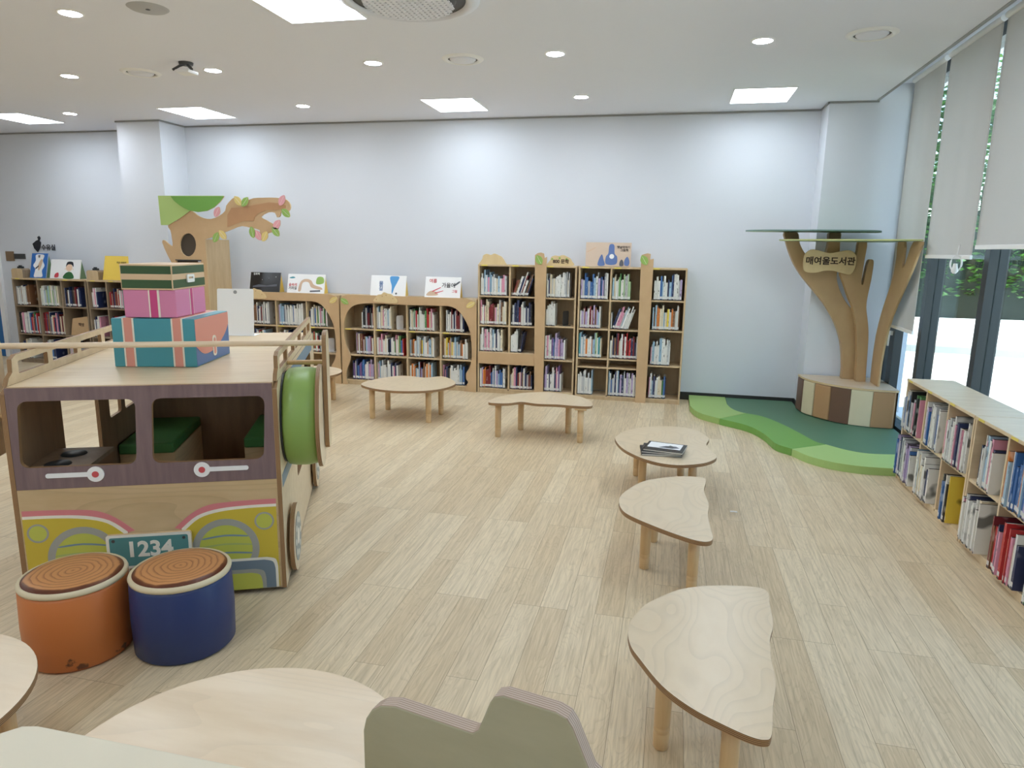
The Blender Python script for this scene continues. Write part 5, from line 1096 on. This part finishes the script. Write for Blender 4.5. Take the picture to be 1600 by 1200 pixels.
# interior
cn = MB().box((-BW+0.001, 0.03, 0.06), (-0.82, 0.40, 0.60), M['businner']).box((-BW+0.001, 0.025, 0.60), (-0.81, 0.41, 0.62), M['oldshelf']).build('counter', t)
for (x_, y_) in ((-0.945, 0.30), (-0.95, 0.14)):
    MB().lathe([(0, 0.628), (0.05, 0.627), (0.055, 0.6205)], M['black'], 28, c=(x_, y_, 0)).build('burner', cn)
for x0, x1, y0, y1 in ((-BW+0.005, -0.75, 1.15, BL-0.025), (-0.36, -0.005, 1.2, BL-0.025)):
    bn = MB().box((x0, y0+0.02, 0.051), (x1, y1, 0.36), M['buswood']).build('inner_bench', t)
    MB().box((x0, y0, 0.361), (x1, y1, 0.425), M['benchpad']).build('seat_pad', bn, bevel=0.012, seg=3)

# ------------------------------------------------------------------ suitcases on the roof
def bus_world(x, y, z):
    a_ = math.radians(24); return V((-1.705+x*math.cos(a_)-y*math.sin(a_), 2.69+x*math.sin(a_)+y*math.cos(a_), z))
def case(name, A_, B_, D_, z0, z1, label, cat):
    """A_, B_ front left / right corners in bus coordinates (u to the left), D_ depth"""
    a_ = bus_world(-A_[0], A_[1], z0); b__ = bus_world(-B_[0], B_[1], z0); ang = math.atan2((b__-a_).y, (b__-a_).x)
    return thing(name, label, cat, a_, ang, 'toy suitcases stacked on the bus roof'), (b__-a_).length, D_, z1-z0
t, w, d, h = case('toy_suitcase', (0.80, 0.496), (0.41, 0.437), 0.45, 1.001, 1.238, 'teal suitcase block with salmon straps, bottom of the stack on the bus roof', 'toy suitcase')
MB().box((0, 0, 0), (w, d, h), M['teal']).build('body', t, bevel=0.003)
MB().box((w+0.0005, 0.004, 0.004), (w+0.0015, d-0.004, h-0.004), M['boxblue']).build('end_face', t, label='blue end with a salmon flap')
e_ = dict(a=(0,1,0), b=(0,0,1), n=(1,0,0))
MB().plate([(0.004, h-0.004)]+smooth([(0.004, h*0.42), (0.1*d/0.45, h*0.22), (d*0.55, h*0.26), (d*0.85, h*0.5), (d-0.004, h*0.72)], 4, False)+[(d-0.004, h-0.004)], 0.001, M['salmon'], O=(w+0.0016, 0, 0), **e_).build('flap', t)
b = MB().plate(rrect(d*0.46, h*0.1, d*0.57, h*0.55, 0.02), 0.002, M['offwhite'], O=(w+0.0028, 0, 0), **e_); b.plate(rrect(d*0.485, h*0.14, d*0.545, h*0.5, 0.015), 0.001, M['salmon'], O=(w+0.005, 0, 0), **e_); b.build('buckle', t)
for xx in (0.13, 0.72):
    b = MB().box((w*xx, -0.0015, 0.001), (w*xx+0.055, d, h+0.0015), M['offwhite']); b.box((w*xx+0.008, -0.0025, 0.001), (w*xx+0.047, d-0.001, h+0.0025), M['salmon']); b.build('strap', t)
t, w, d, h = case('toy_suitcase', (0.735, 0.497), (0.49, 0.46), 0.36, 1.2425, 1.375, 'pink suitcase block with a magenta strap, middle of the roof stack', 'toy suitcase')
MB().box((0, 0, 0), (w, d, h), M['boxpink']).build('body', t, bevel=0.003)
b = MB().box((w*0.48, -0.0015, 0), (w*0.48+0.052, d, h), M['offwhite']).box((w*0.48+0.007, -0.0025, 0), (w*0.48+0.042, d-0.001, h), M['magenta']); b.box((w, d*0.45, 0), (w+0.0015, d*0.45+0.04, h), M['offwhite']).box((w, d*0.45+0.006, 0), (w+0.0025, d*0.45+0.034, h), M['magenta']); b.build('strap', t)
t, w, d, h = case('toy_suitcase', (0.74, 0.495), (0.497, 0.455), 0.38, 1.376, 1.498, 'green and tan suitcase block with a white clasp, top of the roof stack', 'toy suitcase')
MB().box((0, 0, 0), (w, d, h), M['boxtan']).build('body', t, bevel=0.002)
b = MB()
for z0, z1 in ((0.008, 0.048), (0.076, 0.114)):
    b.box((0.005, -0.0012, z0), (w-0.005, 0, z1), M['boxgreen']); b.box((w, 0.005, z0), (w+0.0012, d-0.005, z1), M['boxgreen'])
b.build('green_bands', t)
MB().plate(rrect(d*0.40, 0.03, d*0.62, 0.07, 0.008), 0.006, M['white'], O=(w+0.0014, 0, 0), holes=[rrect(d*0.44, 0.048, d*0.58, 0.058, 0.003)], **e_).build('clasp', t)
# white notice on the roof, standing behind the suitcases
p0 = bus_world(-0.46, 1.70, 1.001)
t = thing('notice_sheet', 'white notice sheet in a clear stand at the back of the bus roof', 'notice', p0, math.radians(14))
MB().plate(rrect(-0.12, 0, 0.12, 0.31, 0.01), 0.003, M['white'], a=(1,0,0), b=(0,0.12,0.99), n=(0,-0.99,0.12)).build('sheet', t)
b2 = MB().box((-0.13, -0.02, 0), (0.13, 0.09, 0.002), M['white']).build('foot', t)
MB().plate(circ(0, 0.288, 0.012, 16), 0.0015, M['shadowgap'], O=(0, -0.0034, 0), a=(1,0,0), b=(0,0.12,0.99), n=(0,-0.99,0.12)).build('hanging_tab', t)

# ------------------------------------------------------------------ foreground by the camera
t = thing('cream_side_table', 'cream rectangular table top at the bottom left corner', 'table', (-0.9, 0.62, 0))
MB().plate([(-0.16, 0.257), (-0.185, 0.25), (-0.215, 0.215), (-0.232, 0.17), (-0.235, -0.3), (0.5, -0.3), (0.5, 0.257)], 0.025, M['cream'], M['edgepale'], O=(0, 0, 0.725)).build('tabletop', t, bevel=0.003)
for x_, y_ in ((-0.19, -0.24), (0.45, -0.24), (-0.19, 0.06), (0.45, 0.06)): MB().box((x_-0.022, y_-0.022, 0), (x_+0.022, y_+0.022, 0.7245), M['cream']).build('leg', t, bevel=0.003)
t = thing('plywood_screen', 'sage green plywood screen with a raised step on its rounded top, bottom centre', 'screen', (-0.24, 1.0, 0), math.radians(-12))
top = [(-0.26, 0.0), (-0.26, 0.735), (-0.254, 0.76), (-0.24, 0.783), (-0.22, 0.798), (-0.19, 0.806), (-0.035, 0.806), (-0.025, 0.815), (-0.004, 0.872), (0.004, 0.886), (0.02, 0.893), (0.11, 0.893), (0.13, 0.887), (0.14, 0.874), (0.172, 0.806), (0.2, 0.79), (0.25, 0.78), (0.285, 0.755), (0.3, 0.71), (0.3, 0.0)]
MB().plate(top, 0.03, M['sage'], M['edgegrey'], O=(0, 0, 0), a=(1,0,0), b=(0,0,1), n=(0,-1,0)).build('board', t, bevel=0.003)
for x_ in (-0.2, 0.24): MB().box((x_-0.02, -0.15, 0), (x_+0.02, 0.12, 0.03), M['edgepale'] if 0 else M['shelf']).build('foot', t, bevel=0.003)

# ------------------------------------------------------------------ outdoors
struct(MB().box((2.31, -30, -0.3), (60, 60, -0.12), M['concrete']).build('exterior_ground'))
b = MB(); pts = [(3.2+0.0*i, 0, 0) for i in range(2)]
arc_ = [(4.0+9*math.sin(a)-0.5, 4.2+9.5*math.cos(a)) for a in [i*PI/40-0.3 for i in range(28)]]
b.plate(arc_+[(p[0]*1.0+0.12*(p[0]-3.5)/9.5, p[1]+0.25*(p[1]-4.2)/9.5) for p in arc_[::-1]], 0.12, M['curb'], O=(0, 0, -0.12))
struct(b.build('exterior_kerb'))
hd = MB().box((2.6, 21.5, -0.12), (40, 23, 2.3), M['hedge'])
r_ = random.Random(99)
for i in range(4200):
    p = V((r_.uniform(2.6, 26), 21.45+r_.uniform(-.12, .05), r_.uniform(0.5, 2.4))); q = Matrix.Rotation(r_.uniform(0, 6.28), 3, 'Z') @ Matrix.Rotation(r_.uniform(-1.2, 1.2), 3, 'X'); s_ = r_.uniform(.06, .14)
    hd.add([p+q @ V(v) for v in [(-s_, 0, 0), (0, -s_*.5, 0), (s_, 0, 0.1*s_), (0, s_*.5, 0)]], [(0, 1, 2, 3)], M['leaves'])
h = hd.build('hedge'); tag(h, 'dark clipped hedge behind the paved yard outside', 'hedge')
def leaf_cloud(b, cx, cy, cz, R, n, r_, size):
    for i in range(n):
        while True:
            p = V((r_.uniform(-1, 1), r_.uniform(-1, 1), r_.uniform(-1, 1)))
            if 0.45 < p.length < 1: break
        p = V((cx+p.x*R[0], cy+p.y*R[1], cz+p.z*R[2]))
        q = Matrix.Rotation(r_.uniform(0, 6.28), 3, 'Z') @ Matrix.Rotation(r_.uniform(-1.2, 1.2), 3, 'X')
        s_ = size*r_.uniform(.6, 1.3)
        b.add([p+q @ V(v) for v in [(-s_, 0, 0), (0, -s_*.45, 0), (s_, 0, 0.1*s_), (0, s_*.45, 0)]], [(0, 1, 2, 3)], M['leaves'])
TL = ['tall leafy tree outside, seen through the gap beside the lowest blind', 'tall leafy tree outside, in the window pane with the cord loop', 'tall leafy tree outside, in the window pane at the right edge']
for i, (x, y) in enumerate([(7.4, 26.0), (10.9, 29.0), (14.9, 32.5)]):
    r_ = random.Random(i+3)
    t = thing('garden_tree', TL[i], 'tree', (x, y, -0.12), 0, 'trees beyond the paved yard')
    MB().tube([(0, 0, 0), (0.08, 0.05, 2), (-0.05, 0, 4.2)], [0.22, 0.16, 0.1], M['bark'], 10).tube([(0.07, 0.05, 1.9), (0.9, 0.2, 3.6)], [0.1, 0.05], M['bark'], 8).tube([(0.06, 0.05, 2.2), (-0.8, -0.2, 3.9)], [0.1, 0.05], M['bark'], 8).build('trunk', t)
    b = MB()
    leaf_cloud(b, 0, 0, 4.6, (1.9, 1.6, 2.6), 1500, r_, 0.2); leaf_cloud(b, 0.7, 0.2, 2.4, (1.2, 1.2, 1.5), 500, r_, 0.17); leaf_cloud(b, -0.7, -0.3, 2.4, (1.2, 1.2, 1.5), 500, r_, 0.17); leaf_cloud(b, 0, 0, 7.6, (1.8, 1.6, 2.2), 800, r_, 0.2)
    f = b.build('foliage', t)
# sky and sun (the sun stands behind the building, so none falls straight into the room)
w = bpy.data.worlds.new('sky'); bpy.context.scene.world = w; w.use_nodes = True
nt = w.node_tree; bg = nt.nodes['Background']; sk = nt.nodes.new('ShaderNodeTexSky'); sk.sky_type = 'NISHITA'; sk.sun_disc = False; sk.sun_elevation = math.radians(55); sk.sun_rotation = math.radians(250)
nt.links.new(sk.outputs[0], bg.inputs['Color']); bg.inputs['Strength'].default_value = 0.4
sl = bpy.data.lights.new('sun', 'SUN'); sl.energy = 9.0; sl.angle = 0.01; sl.color = (1.0, 0.97, 0.92)
so_ = bpy.data.objects.new('sun', sl); C.objects.link(so_); so_.rotation_euler = V((0.42, 0.15, -0.9)).to_track_quat('-Z', 'Y').to_euler()

# ------------------------------------------------------------------ camera
sc = bpy.context.scene
cd = bpy.data.cameras.new('camera'); cam = bpy.data.objects.new('camera', cd); C.objects.link(cam)
cd.sensor_width = 36; cd.lens = 1078.0/1600*36; cd.clip_start = 0.02; cd.clip_end = 200
yaw, pitch, roll = -0.22338, -0.194228, 0.0156144
F_ = V((math.sin(yaw)*math.cos(pitch), math.cos(yaw)*math.cos(pitch), math.sin(pitch))); R_ = V((math.cos(yaw), -math.sin(yaw), 0)); U_ = R_.cross(F_)
R2 = R_*math.cos(roll)+U_*math.sin(roll); U2 = U_*math.cos(roll)-R_*math.sin(roll)
cam.matrix_world = Matrix(((R2.x, U2.x, -F_.x, 0), (R2.y, U2.y, -F_.y, 0), (R2.z, U2.z, -F_.z, 1.6), (0, 0, 0, 1)))
sc.camera = cam
sc.view_settings.view_transform = 'Standard'; sc.view_settings.look = 'None'; sc.view_settings.gamma = 1.0; sc.view_settings.use_curve_mapping = False
sc.view_settings.exposure = 0.88
sc.cycles.use_denoising = True; sc.cycles.max_bounces = 10; sc.cycles.diffuse_bounces = 6; sc.cycles.sample_clamp_indirect = 8
